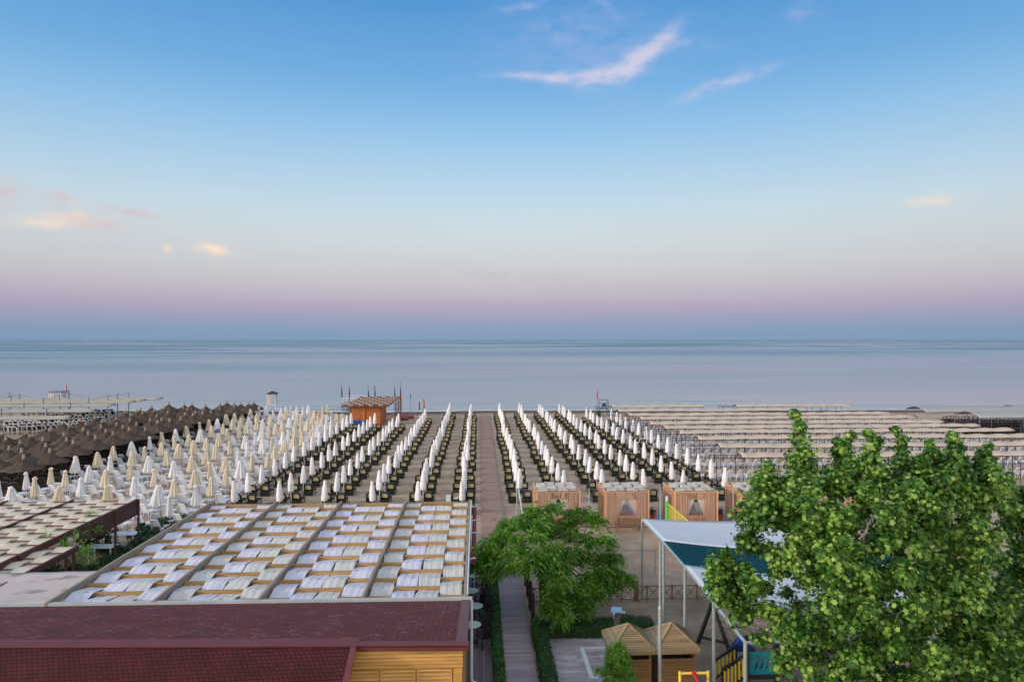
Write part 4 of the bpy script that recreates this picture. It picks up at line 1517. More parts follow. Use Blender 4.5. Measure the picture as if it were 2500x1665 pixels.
for k, q in enumerate(ind):
    lb = q[3] or lab[id(q)]
    place(WL_ if k < 110 else WLF, (q[0], q[1], 0), q[2], lb, 'white plastic loungers')
for q in rest:
    c_, s_ = math.cos(q[2]), math.sin(q[2])
    far.add([(p[0] * c_ - p[1] * s_ + q[0], p[0] * s_ + p[1] * c_ + q[1], p[2]) for p in src.v], src.f)
o = far.build('distant_plastic_loungers', M['plastic_white'])
o['kind'] = 'stuff'
o['label'] = 'white plastic loungers far back on the beach and under the canopies'

# bare arch frames at the near right
t = thing('canopy_skeleton', 'bare dark steel arch frames without cloth over the white loungers', 'canopy frame', (55, 58, 0))
for k in range(14):
    x = 40.0 + k * 2.45
    MB().tube([(x, 57.4, 0), (x, 57.4, 2.15)] + [(x, 57.4 + CD * v, 2.15 + 0.5 * math.sin(PI * v) ** 0.85) for v in (.15, .3, .5, .7, .85)] + [(x, 57.4 + CD, 2.15), (x, 57.4 + CD, 0)], 0.035, 6).build('arch', M['steel_dark'], t)
MB().tube([(40, 57.4, 2.19), (40 + 13 * 2.45, 57.4, 2.19)], 0.03, 6).build('rail', M['steel_dark'], t)

# grey vaulted sails far right, on white posts
for i, (px, py, px2) in enumerate(((2262, 1006, 2620), (2392, 1020, 2700), (2498, 1003, 2700))):
    zz = 3.3
    p = P(px, py, zz)
    q = PD(px2, (p.y) * 1.0, zz)
    lb = ('grey vaulted sail on white posts behind the beige canopies', 'grey vaulted sail over brown loungers, nearer and further right', 'grey sail cut by the right edge of the photo, nearest the water')[i]
    canopy('sail_canopy', lb, p.x, p.x + 45, p.y, M['canopy_grey'], M['steel_grey'], 'grey sails far right', False, 4.5, 3.3, 3.85, 9.0, 0.0, 0.02)
bl = MB()
for (px, py) in [(2300 + 11 * i + R.uniform(-3, 3), 1018 + 7.5 * j + R.uniform(-2, 2)) for i in range(22) for j in range(6)]:
    if py < 1012 + (2480 - px) * 0.0 + 8 or px < 2290:
        continue
    p = P(px, py, 0.4)
    bl.add([(v[0] + p.x, v[1] + p.y, v[2]) for v in a_.v], a_.f)
o = bl.build('brown_loungers', M['dark_plastic'])
o['kind'] = 'stuff'
o['label'] = 'mass of brown loungers under the grey sails far right'

# ---- thatched umbrellas on the left
def thatch_proto(seed):
    r = random.Random(seed)
    t = thing('thatched_umbrella', 'a b c d', 'umbrella')
    a = r.uniform(0, 6)
    n = 40
    prof = [(1.5, 1.86), (1.6, 1.9), (1.38, 2.04), (1.0, 2.2), (0.65, 2.37), (0.38, 2.55), (0.2, 2.74), (0.13, 2.86)]
    m = MB().lathe(prof, n, (0, 0), lambda t_, rr, z: rr * (1 + 0.035 * math.sin(8 * t_ + a) + (0.04 * r.uniform(-1, 1) if rr > 1 else 0)))
    m.v = [(x, y, z - (0.05 * r.random() if z < 2.1 else 0) + 0.05 * math.cos(8 * math.atan2(y, x) + a) * (math.hypot(x, y) / 1.7)) for x, y, z in m.v]
    m.build('thatch', M['thatch'], t)
    k = []
    for i in range(500):
        th = r.uniform(0, 2 * PI)
        q = r.uniform(0.2, 1.5)
        zz = np.interp(q, [0.13, 0.2, 0.38, 0.65, 1.0, 1.38, 1.6], [2.86, 2.74, 2.55, 2.37, 2.2, 2.04, 1.9])
        k.append((th, q, zz))
    st = MB()
    for th, q, zz in k:
        c, s_ = math.cos(th), math.sin(th)
        l = r.uniform(0.15, 0.4)
        q2 = q + l
        z2 = zz - l * r.uniform(0.25, 0.5)
        w_ = 0.012
        st.add([(q * c - w_ * s_, q * s_ + w_ * c, zz + 0.03), (q * c + w_ * s_, q * s_ - w_ * c, zz + 0.03), (q2 * c, q2 * s_, z2 + 0.03)], [(0, 1, 2)])
    st.build('straw', M['thatch'], t)
    lx = r.uniform(-.05, .05)
    MB().tube([(0, 0, 2.7), (lx * .5, 0, 2.95), (lx, 0, 3.2)], [0.19, 0.11, 0.12], 9).build('tuft', M['thatch_top'], t)
    MB().tube([(0, 0, 0), (0, 0, 2.5)], 0.06, 8).build('post', M['dark_wood'], t)
    return t


TH = [thatch_proto(k) for k in range(3)]
tops = [(40, 660), (100, 760), (335, 780), (370, 950), (395, 1030), (500, 675), (430, 620), (720, 760), (775, 830), (845, 925), (845, 610), (770, 545), (1085, 665), (1125, 750), (1240, 820), (1070, 480), (1170, 545), (1405, 590), (1495, 660), (1610, 730), (1360, 440), (1455, 505), (1705, 535), (1910, 655), (1615, 380), (1720, 440), (1970, 490), (1960, 395), (1790, 615), (2075, 545), (2180, 600), (2210, 340), (2195, 440), (2310, 500), (2120, 310), (2310, 285), (150, 870), (60, 960), (190, 1060), (-60, 860), (-80, 1010), (-40, 700)]
U = [(x / 6.926, 960 + y / 6.926) for x, y in tops]
U += [(x / 4.612, 900 + y / 4.612) for x, y in ((1485, 500), (1580, 440), (1605, 490), (1705, 420), (1735, 470), (1800, 410), (1850, 430), (1900, 390), (1890, 485), (1765, 510), (1690, 565), (1820, 545), (1910, 580), (1775, 600), (1635, 650), (1540, 620), (1445, 685))]
U += [(440 + x / 10.455, 960 + y / 10.455) for x, y in ((105, 235), (295, 255), (470, 250), (650, 290), (825, 290), (1015, 235), (1190, 200), (1380, 235), (1545, 205), (1740, 240), (1880, 200), (75, 330), (180, 365), (400, 370), (600, 370), (800, 370), (1005, 350), (1195, 330), (1385, 310), (1570, 300), (120, 490), (385, 430), (575, 460), (785, 425), (320, 530), (10, 610))]
US = []
for px, py in U:
    p = P(px, py, 3.12)
    if p.y > 120:
        p = PD(px, 119.5, 0)
    if all((p.x - q[0]) ** 2 + (p.y - q[1]) ** 2 > 2.2 for q in US):
        US.append((p.x, p.y))
US.sort(key=lambda q: -q[1])
ub = {}
for q in US:
    ub.setdefault(int((120 - q[1]) / 4.5), []).append(q)
for bi, key in enumerate(sorted(ub)):
    for ri, (x, y) in enumerate(sorted(ub[key])):
        place(TH[(ri + bi) % 3], (x, y, 0), R.uniform(0, 6), 'brown thatched beach umbrella, %s from left in the %s line from the sea' % (ordinal(ri + 1), ordinal(bi + 1)), 'thatched umbrellas on the left beach', R.uniform(0.94, 1.05))
# dark loungers below the thatch
BL = MB()
srcs = dark_lounger_parts(None, True)
BLo = merge([srcs[0], srcs[1]]).build('resin_lounger', M['dark_plastic'])
tag(BLo, 'a b c d', 'sun lounger')
bl_c = []
x = -62.0
while x < -20:
    y = 48.0
    while y < 118:
        xx, yy = x + R.uniform(-.15, .15), y + R.uniform(-.25, .25)
        # right-hand edge of the thatch beach, left-hand edge of the white loungers
        le = -26.4 - max(0, 62 - yy) * 0.05 + max(0, yy - 60) * 0.015
        near = -30.3 + (yy - 55) * 0.04
        if xx < le and min((xx - q[0]) ** 2 + (yy - q[1]) ** 2 for q in US) < 9.0 and all((xx - q[0]) ** 2 + (yy - q[1]) ** 2 > 0.8 for q in wl_cand):
            bl_c.append((xx, yy))
        y += 2.0
    x += 1.0


def shown(q):
    d = q[1]
    return d - 0.9 * min(20, max(0, q[0] + 45)) * 2


bl_c.sort(key=shown)
bl_ind, bl_rest = bl_c[:240], bl_c[240:]
lines = {}
for q in sorted(bl_ind, key=lambda q: -q[1]):
    lines.setdefault(int((118 - q[1]) / 2.4), []).append(q)
for li, key in enumerate(sorted(lines)):
    for ri, (x, y) in enumerate(sorted(lines[key])):
        place(BLo, (x, y, 0), 0.1 + R.uniform(-.15, .15), 'dark brown lounger among thatched umbrellas, %s from left, %s line from sea' % (ordinal(ri + 1), ordinal(li + 1)), 'dark loungers under the thatched umbrellas')
if bl_rest:
    a2 = MB()
    for q in bl_rest:
        for m_ in srcs:
            a2.add([(p[0] + q[0], p[1] + q[1], p[2]) for p in m_.v], m_.f)
    o = a2.build('distant_resin_loungers', M['dark_plastic'])
    o['kind'] = 'stuff'
    o['label'] = 'dark loungers deeper in the shade of the thatched umbrellas'
for i, (px, py) in enumerate(((100, 1138), (110, 1152), (49, 1172), (225, 1137))):
    p = P(px, py, 0.3)
    o = place(BK, (p.x, p.y, 0.25), 0, 'bright red bucket among dark loungers, %s from the left' % ordinal((2, 3, 1, 4)[i]), 'red buckets among the dark loungers')

# ---- far left tensile roofs, cream cloth slung from grey masts
def tensile(label, px0, px1, py, zc):
    zc -= 0.5
    p0, p1 = P(px0, py, zc), P(px1, py, zc)
    y = p0.y
    xa, xb = p0.x, p1.x
    t = thing('tensile_canopy', label, 'canopy', ((xa + xb) / 2, y, 0), 'cream tensile canopies far left')

    def fn(u, v):
        k = math.sin(PI * v)
        taper = 0.25 + 0.75 * math.sin(PI * min(1, u * 0.9 + 0.08)) ** 0.5
        return (xa + (xb - xa) * u, y + (v - 0.5) * 3.4 * taper, zc - 0.15 + 0.35 * k * k)
    MB().sheet(fn, 26, 8, 0.015).build('fabric', M['canopy_cream'], t, True)
    n = 3
    for i in range(n):
        x = xa + (xb - xa) * (0.18 + 0.64 * i / (n - 1))
        MB().tube([(x, y, 0), (x, y, zc + 1.1)], 0.075, 8).build('mast', M['steel_grey'], t)
        for sx in (-1, 1):
            MB().tube([(x, y, zc + 1.05), (x + sx * 2.4, y, zc + 0.25)], 0.022, 5).build('cable', M['steel_grey'], t)
    MB().tube([(xa - 0.5, y - 1.6, zc - 0.1), (xb + 0.5, y - 1.6, zc - 0.1)], 0.03, 6).build('edge_rail', M['steel_grey'], t)
    return t


words_ = ['closest to the viewer', 'second from the viewer', 'third from the viewer', 'fourth from the viewer', 'fifth from the viewer', 'nearest to the sea, long']
for i, (a, b_, py) in enumerate(((-170, 165, 1020), (-120, 225, 1003), (-70, 270, 990), (-40, 320, 982), (-20, 345, 978), (-60, 385, 974.5))):
    tensile('cream canopy slung from grey masts, ' + words_[i], a, b_, py, 3.9 - 0.06 * i)
ml = []
for j in range(6):
    for i in range(20):
        px, py = -10 + i * 12 + j * 14 + R.uniform(-3, 3), 1052 - j * 7.5 - i * 0.55 + R.uniform(-1.5, 1.5)
        if px > 285 - 0 * j:
            continue
        p = P(px, py, 0.5)
        ml.append((p.x, p.y, j, i))
MC = MB()
MC.tube([(-0.3, 0, 0.35), (-0.3, -0.15, 0.8), (-0.2, -0.22, 0.95), (0.2, -0.22, 0.95), (0.3, -0.15, 0.8), (0.3, 0, 0.35)], 0.05, 6)
MC.tube([(-0.3, -0.1, 0.35), (-0.3, 1.1, 0.35), (0.3, 1.1, 0.35), (0.3, -0.1, 0.35)], 0.05, 6)
for sx in (-1, 1):
    MC.tube([(sx * .3, 0, 0.35), (sx * .32, -0.05, 0)], 0.035, 5)
    MC.tube([(sx * .3, 0.9, 0.35), (sx * .32, 0.95, 0)], 0.035, 5)
pn = MB().add([(-0.24, -0.03, 0.38), (0.24, -0.03, 0.38), (0.24, -0.17, 0.84), (-0.24, -0.17, 0.84), (-0.24, -0.01, 0.38), (0.24, -0.01, 0.38), (0.24, -0.15, 0.84), (-0.24, -0.15, 0.84)], [(0, 1, 2, 3), (7, 6, 5, 4), (0, 4, 5, 1), (1, 5, 6, 2), (2, 6, 7, 3), (3, 7, 4, 0)])
pn.add([(-0.26, 0.0, 0.34), (0.26, 0.0, 0.34), (0.26, 1.05, 0.34), (-0.26, 1.05, 0.34)], [(0, 1, 2, 3)])
MCo = two_mat(MC, pn, 'mesh_lounger', M['plastic_white'], M['dark_plastic'])
tag(MCo, 'a b c d', 'sun lounger')
for x, y, j, i in ml:
    place(MCo, (x, y, 0), R.uniform(-.2, .2), 'white-rimmed mesh lounger by the tensile canopies, %s from left, %s line towards sea' % (ordinal(i + 1), ordinal(j + 1)), 'mesh loungers by the tensile canopies', 1.1)

# ------------------------------------------------------------------ beach hut, towers, pier, flags
p = P(854, 1039.6, 0)
hx0, hy0 = p.x, p.y
hx1 = P(930.4, 1039.6, 0).x
HZ = 2.95
t = thing('beach_hut', 'orange timber beach hut under a woven checker roof by the water', 'hut', ((hx0 + hx1) / 2, hy0 + 8, 0))
hd = 5.5
for (xa, xb, ya, yb, nm) in ((hx0, hx1, hy0, hy0 + 0.06, 'front_wall'), (hx1 - 0.06, hx1, hy0 + 0.063, hy0 + hd, 'side_wall'), (hx0, hx0 + 0.06, hy0 + 0.063, hy0 + hd, 'side_wall'), (hx0, hx1, hy0 + hd + 0.003, hy0 + hd + 0.06, 'rear_wall')):
    mb = MB()
    if xb - xa > 1:
        x = xa
        while x < xb - 0.1:
            mb.box(x, min(x + 0.31, xb), ya + R.uniform(0, .01), yb, 0, HZ - 0.25)
            x += 0.32
    else:
        y = ya
        while y < yb - 0.1:
            mb.box(xa, xb - R.uniform(0, .01), y, min(y + 0.31, yb), 0, HZ - 0.25)
            y += 0.32
    mb.build(nm, M['hut'], t)
mb = MB()
for x in (hx0 + 0.05, (hx0 + hx1) / 2, hx1 - 0.05):
    mb.box(x - 0.06, x + 0.06, hy0 - 0.04, hy0 - 0.003, 0, HZ - 0.25)
mb.box(hx0 - 0.02, hx1 + 0.02, hy0 - 0.05, hy0 + 0.1, HZ - 0.247, HZ - 0.06)
mb.build('door_frame', M['hut_dark'], t)
rx0, rx1 = P(833, 993, HZ).x, P(947, 993, HZ).x
ry0, ry1 = P(890, 993, HZ).y, P(930, 968.5, HZ).y
ry1 = min(ry1, hy0 + 15.5)
mb = MB()
mb.box(rx0, rx1, ry0, ry0 + 0.08, HZ - 0.06, HZ + 0.1)
mb.box(rx0, rx1, ry1 - 0.08, ry1, HZ - 0.06, HZ + 0.1)
for x in (rx0, rx0 + (rx1 - rx0) * .33, rx0 + (rx1 - rx0) * .66, rx1 - 0.08):
    mb.box(x, x + 0.08, ry0 + 0.083, ry1 - 0.083, HZ - 0.06, HZ + 0.06)
mb.build('roof_frame', M['hut_dark'], t)
nst = 9
for c in range(nst):
    xa = rx0 + 0.1 + c * (rx1 - rx0 - 0.2) / nst
    xb = xa + (rx1 - rx0 - 0.2) / nst - 0.03

    def fn(u, v, xa=xa, xb=xb, c=c):
        y = ry0 + 0.1 + v * (ry1 - ry0 - 0.2)
        wv = math.cos(PI * ((y - ry0) / 1.7 + c))
        return (xa + (xb - xa) * u, y, HZ + 0.1 + 0.13 * wv)
    MB().sheet(fn, 3, 130, 0.01).build('cloth_strip', M['canopy_beige'], t, True)
y = ry0 + 0.85
while y < ry1 - 0.2:
    MB().box(rx0 + 0.083, rx1 - 0.083, y - 0.07, y + 0.07, HZ + 0.063, HZ + 0.2).build('rafter', M['hut_dark'], t)
    y += 1.7
for k, y in enumerate((hy0 + 6.5, hy0 + 8.8, hy0 + 11, hy0 + 13.3, hy0 + 15)):
    for x in (hx1 + 1.3, hx0 - 0.6):
        MB().box(x - 0.07, x + 0.07, y - 0.07, y + 0.07, 0, HZ - 0.07).build('post', M['hut_dark'], t)
mb = MB()
mb.box(hx0 + 0.3, hx0 + 2.5, hy0 - 0.35, hy0 - 0.053, 0.55, 0.85)
mb.box(hx0 + 0.3, hx0 + 2.5, hy0 - 0.35, hy0 - 0.053, 0.0, 0.547)
o = mb.build('counter', M['blue_tarp'])
tag(o, 'long low blue covered counter against the orange hut front', 'counter')
p = P(849, 1031, 0)
mb = MB()
mb.add([(hx0 - 0.75, hy0 - 0.3, 0), (hx0 - 0.1, hy0 - 0.3, 0), (hx0 - 0.1, hy0 - 0.05, 1.15), (hx0 - 0.7, hy0 - 0.1, 1.2), (hx0 - 0.75, hy0 - 0.24, 0), (hx0 - 0.1, hy0 - 0.24, 0), (hx0 - 0.1, hy0 + 0.01, 1.15), (hx0 - 0.7, hy0 - 0.04, 1.2)],
       [(0, 1, 2, 3), (7, 6, 5, 4), (0, 4, 5, 1), (1, 5, 6, 2), (2, 6, 7, 3), (3, 7, 4, 0)])
o = mb.build('blue_board', M['blue_tarp'])
tag(o, 'blue board leaning at the left corner of the orange hut', 'board')
for i in range(2):
    x, y = hx1 + 2.4 + 0.7 * i, hy0 + 7.0 + 2.2 * i
    t = thing('beach_sofa', 'rose cushioned low sofa right of the beach hut, %s from the hut wall' % ordinal(i + 1), 'sofa', (x, y, 0), 'rose sofas beside the hut')
    MB().box(x - .9, x + .9, y - 0.45, y + 0.45, 0.05, 0.4).build('base', M['hut_dark'], t)
    MB().box(x - 0.87, x + 0.87, y - 0.42, y + 0.2, 0.403, 0.56).build('seat_cushion', M['pink_cloth'], t)
    MB().box(x - 0.87, x + 0.87, y + 0.203, y + 0.42, 0.403, 0.8).build('back_cushion', M['pink_cloth'], t)


def flagpole(px, py0, h, flags, label, d=None, width=0.55):
    p = PD(px, d, -0.3)
    t = thing('flagpole', label, 'flag', (p.x, p.y, -0.3), 'flags along the water')
    MB().tube([(p.x, p.y, -0.3), (p.x, p.y, h)], [0.035, 0.02], 6).build('pole', M['steel_grey'], t)
    z = h - 0.15
    for mname, hh in flags:
        z0, z1 = z - hh, z

        def fn(u, v, z0=z0, z1=z1):
            z_ = z0 + (z1 - z0) * v
            w = width * (0.35 + 0.3 * (h - z_) / 3)
            return (p.x + 0.04 + u * w * 0.6, p.y + 0.12 * math.sin(u * 9 + z_ * 2), z_ - 0.25 * u)
        MB().sheet(fn, 8, 6, 0.0).build('flag', M[mname], t, True)
        z = z0
    return t


fl = [(833, 4.9, (('flag_pale', 1.0), ('flag_blue', 1.6), ('flag_red', .5))), (851.5, 4.6, (('flag_pale', .9), ('flag_blue', 1.3), ('flag_red', 1.5))), (898, 4.5, (('flag_pale', 1.1), ('flag_blue', 1.0), ('flag_red', 1.0))),
      (914, 4.7, (('flag_pale', .4), ('flag_blue', 1.6), ('flag_red', 1.2))), (962.5, 4.6, (('flag_pale', .9), ('flag_blue', 1.4), ('flag_red', .6))), (976.5, 5.0, (('flag_pale', 1.0), ('flag_blue', 1.2), ('flag_red', 1.2)))]
for i, (px, h, f) in enumerate(fl):
    flagpole(px, 0, h, f, 'limp white-blue-red flag on thin pole behind the hut, %s from left' % ordinal(i + 1), 134 if i < 2 else 131)
flagpole(1033.5, 0, 2.6, (('flag_yellow', 1.7),), 'furled orange beach flag standing in the sand near the water', 121, 0.9)
flagpole(1022.5, 0, 2.2, (('flag_blue', 1.3),), 'furled dark blue beach flag standing in the sand near the water', 121, 0.7)
flagpole(1002, 0, 4.0, (('flag_blue', 1.0),), 'thin grey pole with dark pennant near the water right of the hut', 118, 0.3)
pa, pb = PD(833, 131, 0), PD(888, 131, 0)
t = thing('pier', 'small grey bathing pier with white railing behind the beach hut', 'pier', ((pa.x + pb.x) / 2, pa.y + 3, 0))
MB().box(pa.x, pb.x, pa.y, pa.y + 6, 0.55, 0.75).build('deck', M['board_near'], t)
for x in np.arange(pa.x + 0.2, pb.x, 1.35):
    for y in (pa.y + 0.2, pa.y + 5.8):
        MB().tube([(x, y, -0.8), (x, y, 0.548)], 0.09, 6).build('pile', M['steel_grey'], t)
mb = MB()
for yy in (pa.y + 0.1, pa.y + 5.9):
    mb.tube([(pa.x, yy, 1.75), (pb.x, yy, 1.75)], 0.035, 6)
    for x in np.arange(pa.x, pb.x, 0.4):
        mb.tube([(x, yy, 0.753), (x, yy, 1.74)], 0.018, 5)
mb.build('railing', M['white_paint'], t)


def tower(label, px, d, w, h, zf, roof, white, flag):
    p = PD(px, d, 0)
    t = thing('lifeguard_tower', label, 'lifeguard tower', (p.x, p.y, 0), 'lifeguard towers')
    st = M['white_paint'] if white else M['steel_grey']
    mb = MB()
    for sx in (-1, 1):
        for sy in (-1, 1):
            mb.tube([(p.x + sx * w / 2 * (1.12 if white else 1), p.y + sy * w / 2, 0), (p.x + sx * w / 2 * (.92 if roof == 2 else 1), p.y + sy * w / 2, h)], 0.05, 6)
        for z in (zf, zf + 0.9, h):
            mb.tube([(p.x + sx * w / 2, p.y - w / 2, z), (p.x + sx * w / 2, p.y + w / 2, z)], 0.035, 6)
            mb.tube([(p.x - w / 2, p.y + sx * w / 2, z), (p.x + w / 2, p.y + sx * w / 2, z)], 0.035, 6)
    mb.build('frame', st, t)
    MB().box(p.x - w / 2, p.x + w / 2, p.y - w / 2, p.y + w / 2, zf + 0.04, zf + 0.1).build('platform', st, t)
    mb = MB()
    for k in range(6):
        z = 0.2 + k * (zf - .2) / 5
        mb.tube([(p.x + w / 2 + 0.05, p.y - 0.3, z), (p.x + w / 2 + 0.05, p.y + 0.3, z)], 0.025, 5)
    for sy in (-.3, .3):
        mb.tube([(p.x + w / 2 + 0.05, p.y + sy, 0), (p.x + w / 2 + 0.05, p.y + sy, h)], 0.03, 5)
    mb.build('ladder', st, t)
    if roof == 0:
        mb = MB().cbox(p.x + 0.1, p.y, zf + 0.5, 0.6, 0.6, 0.08)
        mb.cbox(p.x + 0.1, p.y - 0.3, zf + 0.75, 0.6, 0.06, 0.45)
        for sx in (-.25, .25):
            for sy in (-.25, .25):
                mb.cbox(p.x + .1 + sx, p.y + sy, zf + 0.28, 0.05, 0.05, 0.36)
        mb.build('chair', M['black_chair'], t)
    if roof == 1:
        r = w / 2 + 0.25
        MB().add([(p.x - r, p.y - r, h), (p.x + r, p.y - r, h), (p.x + r, p.y + r, h), (p.x - r, p.y + r, h), (p.x, p.y, h + 0.55)], [(0, 1, 4), (1, 2, 4), (2, 3, 4), (3, 0, 4), (3, 2, 1, 0)]).build('roof', M['dark_wood'], t)
    if roof == 2:
        MB().box(p.x - w / 2 - .15, p.x + w / 2 + .15, p.y - w / 2 - .15, p.y + w / 2 + .15, h + 0.04, h + 0.2).build('roof', M['steel_grey'], t)
    if white:
        for sx in (-1, 1):
            MB().sheet(lambda u, v: (p.x + sx * w / 2 * (0.9 + .1 * (1 - v)), p.y - w / 2 + w * u * .8, zf + (h - zf - .1) * v + 0.0), 4, 4, 0.0).build('curtain', M['curtain'], t)
        MB().sheet(lambda u, v: (p.x - w / 2 + w * u * .45, p.y - w / 2 - 0.06 - .05 * math.sin(u * 16), zf + .1 + (h - zf - .2) * v), 10, 3, 0.0).build('curtain', M['curtain'], t)
    if flag:
        fx = p.x + flag * (w / 2 + 0.15)
        MB().tube([(fx, p.y, zf), (fx, p.y, h + 1.9)], 0.025, 6).build('flagpole', st, t)
        MB().sheet(lambda u, v: (fx + 0.5 * u * (0.4 + 0.6 * (1 - v)) * (0.5 if flag > 0 else -.5), p.y + 0.05 * math.sin(8 * u), h + 0.3 + 1.4 * v - 0.3 * u), 5, 5, 0.0).build('flag', M['flag_red'], t)


tower('open grey steel lifeguard tower with red flag at the sea end of the right parasols', 1472.5, 117, 1.55, 2.7, 1.15, 0, False, -1)
tower('white lifeguard tower with small brown roof beside the thatched umbrellas', 665, 126, 1.45, 3.0, 0.9, 1, True, 0)
tower('white draped lifeguard tower with red flag among the tensile canopies', 143, 118, 2.1, 3.9, 2.2, 2, True, 1)
p = P(1461, 1017, 0)
t = thing('waste_bin', 'dark green waste bin beside the grey lifeguard tower', 'bin', (p.x, p.y, 0))
MB().lathe([(0.3, 0), (0.36, 0.9)], 12).build('body', M['dark_green_bin'], t, False, False)
MB().lathe([(0.38, 0.905), (0.37, 0.98), (0.1, 1.05)], 12).build('lid', M['dark_green_bin'], t, False, False)

# white chest behind the pergola
p = P(1107, 1226, 0)
t = thing('storage_chest', 'white chest with two dark straps on the sand behind the pergola', 'chest', (p.x, p.y, 0))
MB().box(-0.58, 0.58, -0.3, 0.3, 0.0, 0.46).build('body', M['white_paint'], t, False, False)
MB().box(-0.6, 0.6, -0.32, 0.32, 0.463, 0.53).build('lid', M['white_paint'], t, False, False)
for x in (-0.2, 0.36):
    MB().box(x, x + 0.05, -0.335, 0.335, 0.0, 0.545).build('strap', M['black_timber'], t, False, False)

# ------------------------------------------------------------------ cabanas
def cabana(t, curtains_open, seed):
    r = random.Random(seed)
    w = 2.95
    h = 2.45
    for nm, ax in (('side_wall', -1), ('side_wall', 1)):
        mb = MB()
        y = 0.06
        while y < w - 0.08:
            mb.box(ax * w / 2 - 0.02, ax * w / 2 + 0.02, y, y + 0.044, 0.12, h - 0.08)
            y += 0.106
        mb.box(ax * w / 2 - 0.045, ax * w / 2 + 0.045, 0.0, w, h - 0.077, h + 0.02)
        mb.box(ax * w / 2 - 0.045, ax * w / 2 + 0.045, 0.0, w, 0.05, 0.117)
        mb.build(nm, M['cabana'], t)
    mb = MB()
    x = -w / 2 + 0.1
    o1 = 0.5
    while x < w / 2 - 0.12:
        if -o1 - 0.06 < x < o1:
            mb.box(x, x + 0.042, -0.028, 0.028, 0.12, 0.72)
            mb.box(x, x + 0.042, -0.028, 0.028, 1.92, h - 0.08)
        else:
            mb.box(x, x + 0.042, -0.028, 0.028, 0.12, h - 0.08)
        x += 0.11
    mb.box(-w / 2 + 0.05, w / 2 - 0.05, -0.045, 0.045, h - 0.077, h + 0.02)
    mb.box(-w / 2 + 0.05, w / 2 - 0.05, -0.045, 0.045, 0.05, 0.117)
    mb.box(-o1 - 0.06, o1 + 0.06, -0.045, 0.045, 0.72, 0.77)
    mb.build('front_wall', M['cabana'], t)
    for sx in (-1, 1):
        for y in (0.0, w):
            MB().box(sx * w / 2 - 0.055, sx * w / 2 + 0.055, y - 0.055, y + 0.055, 0, h + 0.06).build('post', M['cabana'], t)
    mb = MB().box(-w / 2 + 0.06, w / 2 - 0.06, w - 0.04, w + 0.04, h - 0.08, h + 0.02)
    for k in range(3):
        y = 0.6 + k * 0.85
        mb.box(-w / 2 + 0.05, w / 2 - 0.05, y - 0.03, y + 0.03, h - 0.06, h + 0.015)
    mb.build('roof_beam', M['cabana'], t)
    n = 4
    for c in range(n):
        xa = -w / 2 + 0.08 + c * (w - 0.16) / n
        xb = xa + (w - 0.16) / n

        def fn(u, v, xa=xa, xb=xb, c=c):
            y = 0.08 + v * (w - 0.16)
            wv = math.sin(PI * (y - 0.6) / 0.85 + PI * c + PI / 2)
            pin = 0.13 * max(0, wv) ** 2 * math.sin(PI * v)
            uu = pin + (1 - 2 * pin) * u
            return (xa + (xb - xa) * uu, y, h + 0.06 + 0.07 * wv + 0.05 * math.sin(u * PI) * (-wv))
        MB().sheet(fn, 8, 48, 0.008).build('roof_cloth', M['cabana_top'], t, True)
    for sx in (-1, 1):
        def fn(u, v):
            x0 = 0.02 + (0.5 - 0.02) * (1 - v) ** 0.0 * 0 + 0.0
            inner = 0.03 + 0.5 * (1 - v) ** 0.8
            xx = inner + (0.62 - inner) * u
            return (sx * xx, 0.07 + 0.025 * math.sin(u * 26 + v), 0.85 + (1.95 - 0.85) * v)
        MB().sheet(fn, 26, 12, 0.0).build('curtain', M['curtain'], t, True)

        def fn2(u, v):
            return (sx * (0.7 + 0.68 * u), 0.10 + 0.03 * math.sin(u * 40), 0.2 + 2.1 * v - 0.1 * math.sin(u * 9))
        MB().sheet(fn2, 30, 6, 0.0).build('curtain', M['curtain'], t, True)

        def fn3(u, v):
            return (sx * (w / 2 - 0.09 - 0.03 * math.sin(u * 40)), 0.3 + 1.1 * u * (0.6 + 0.4 * abs(v - .5)), 0.25 + 2.0 * v)
        MB().sheet(fn3, 26, 8, 0.0).build('curtain', M['curtain'], t, True)
    MB().box(-w / 2, w / 2, 0, w, 0.0, 0.045).build('floor', M['board_near'], t)


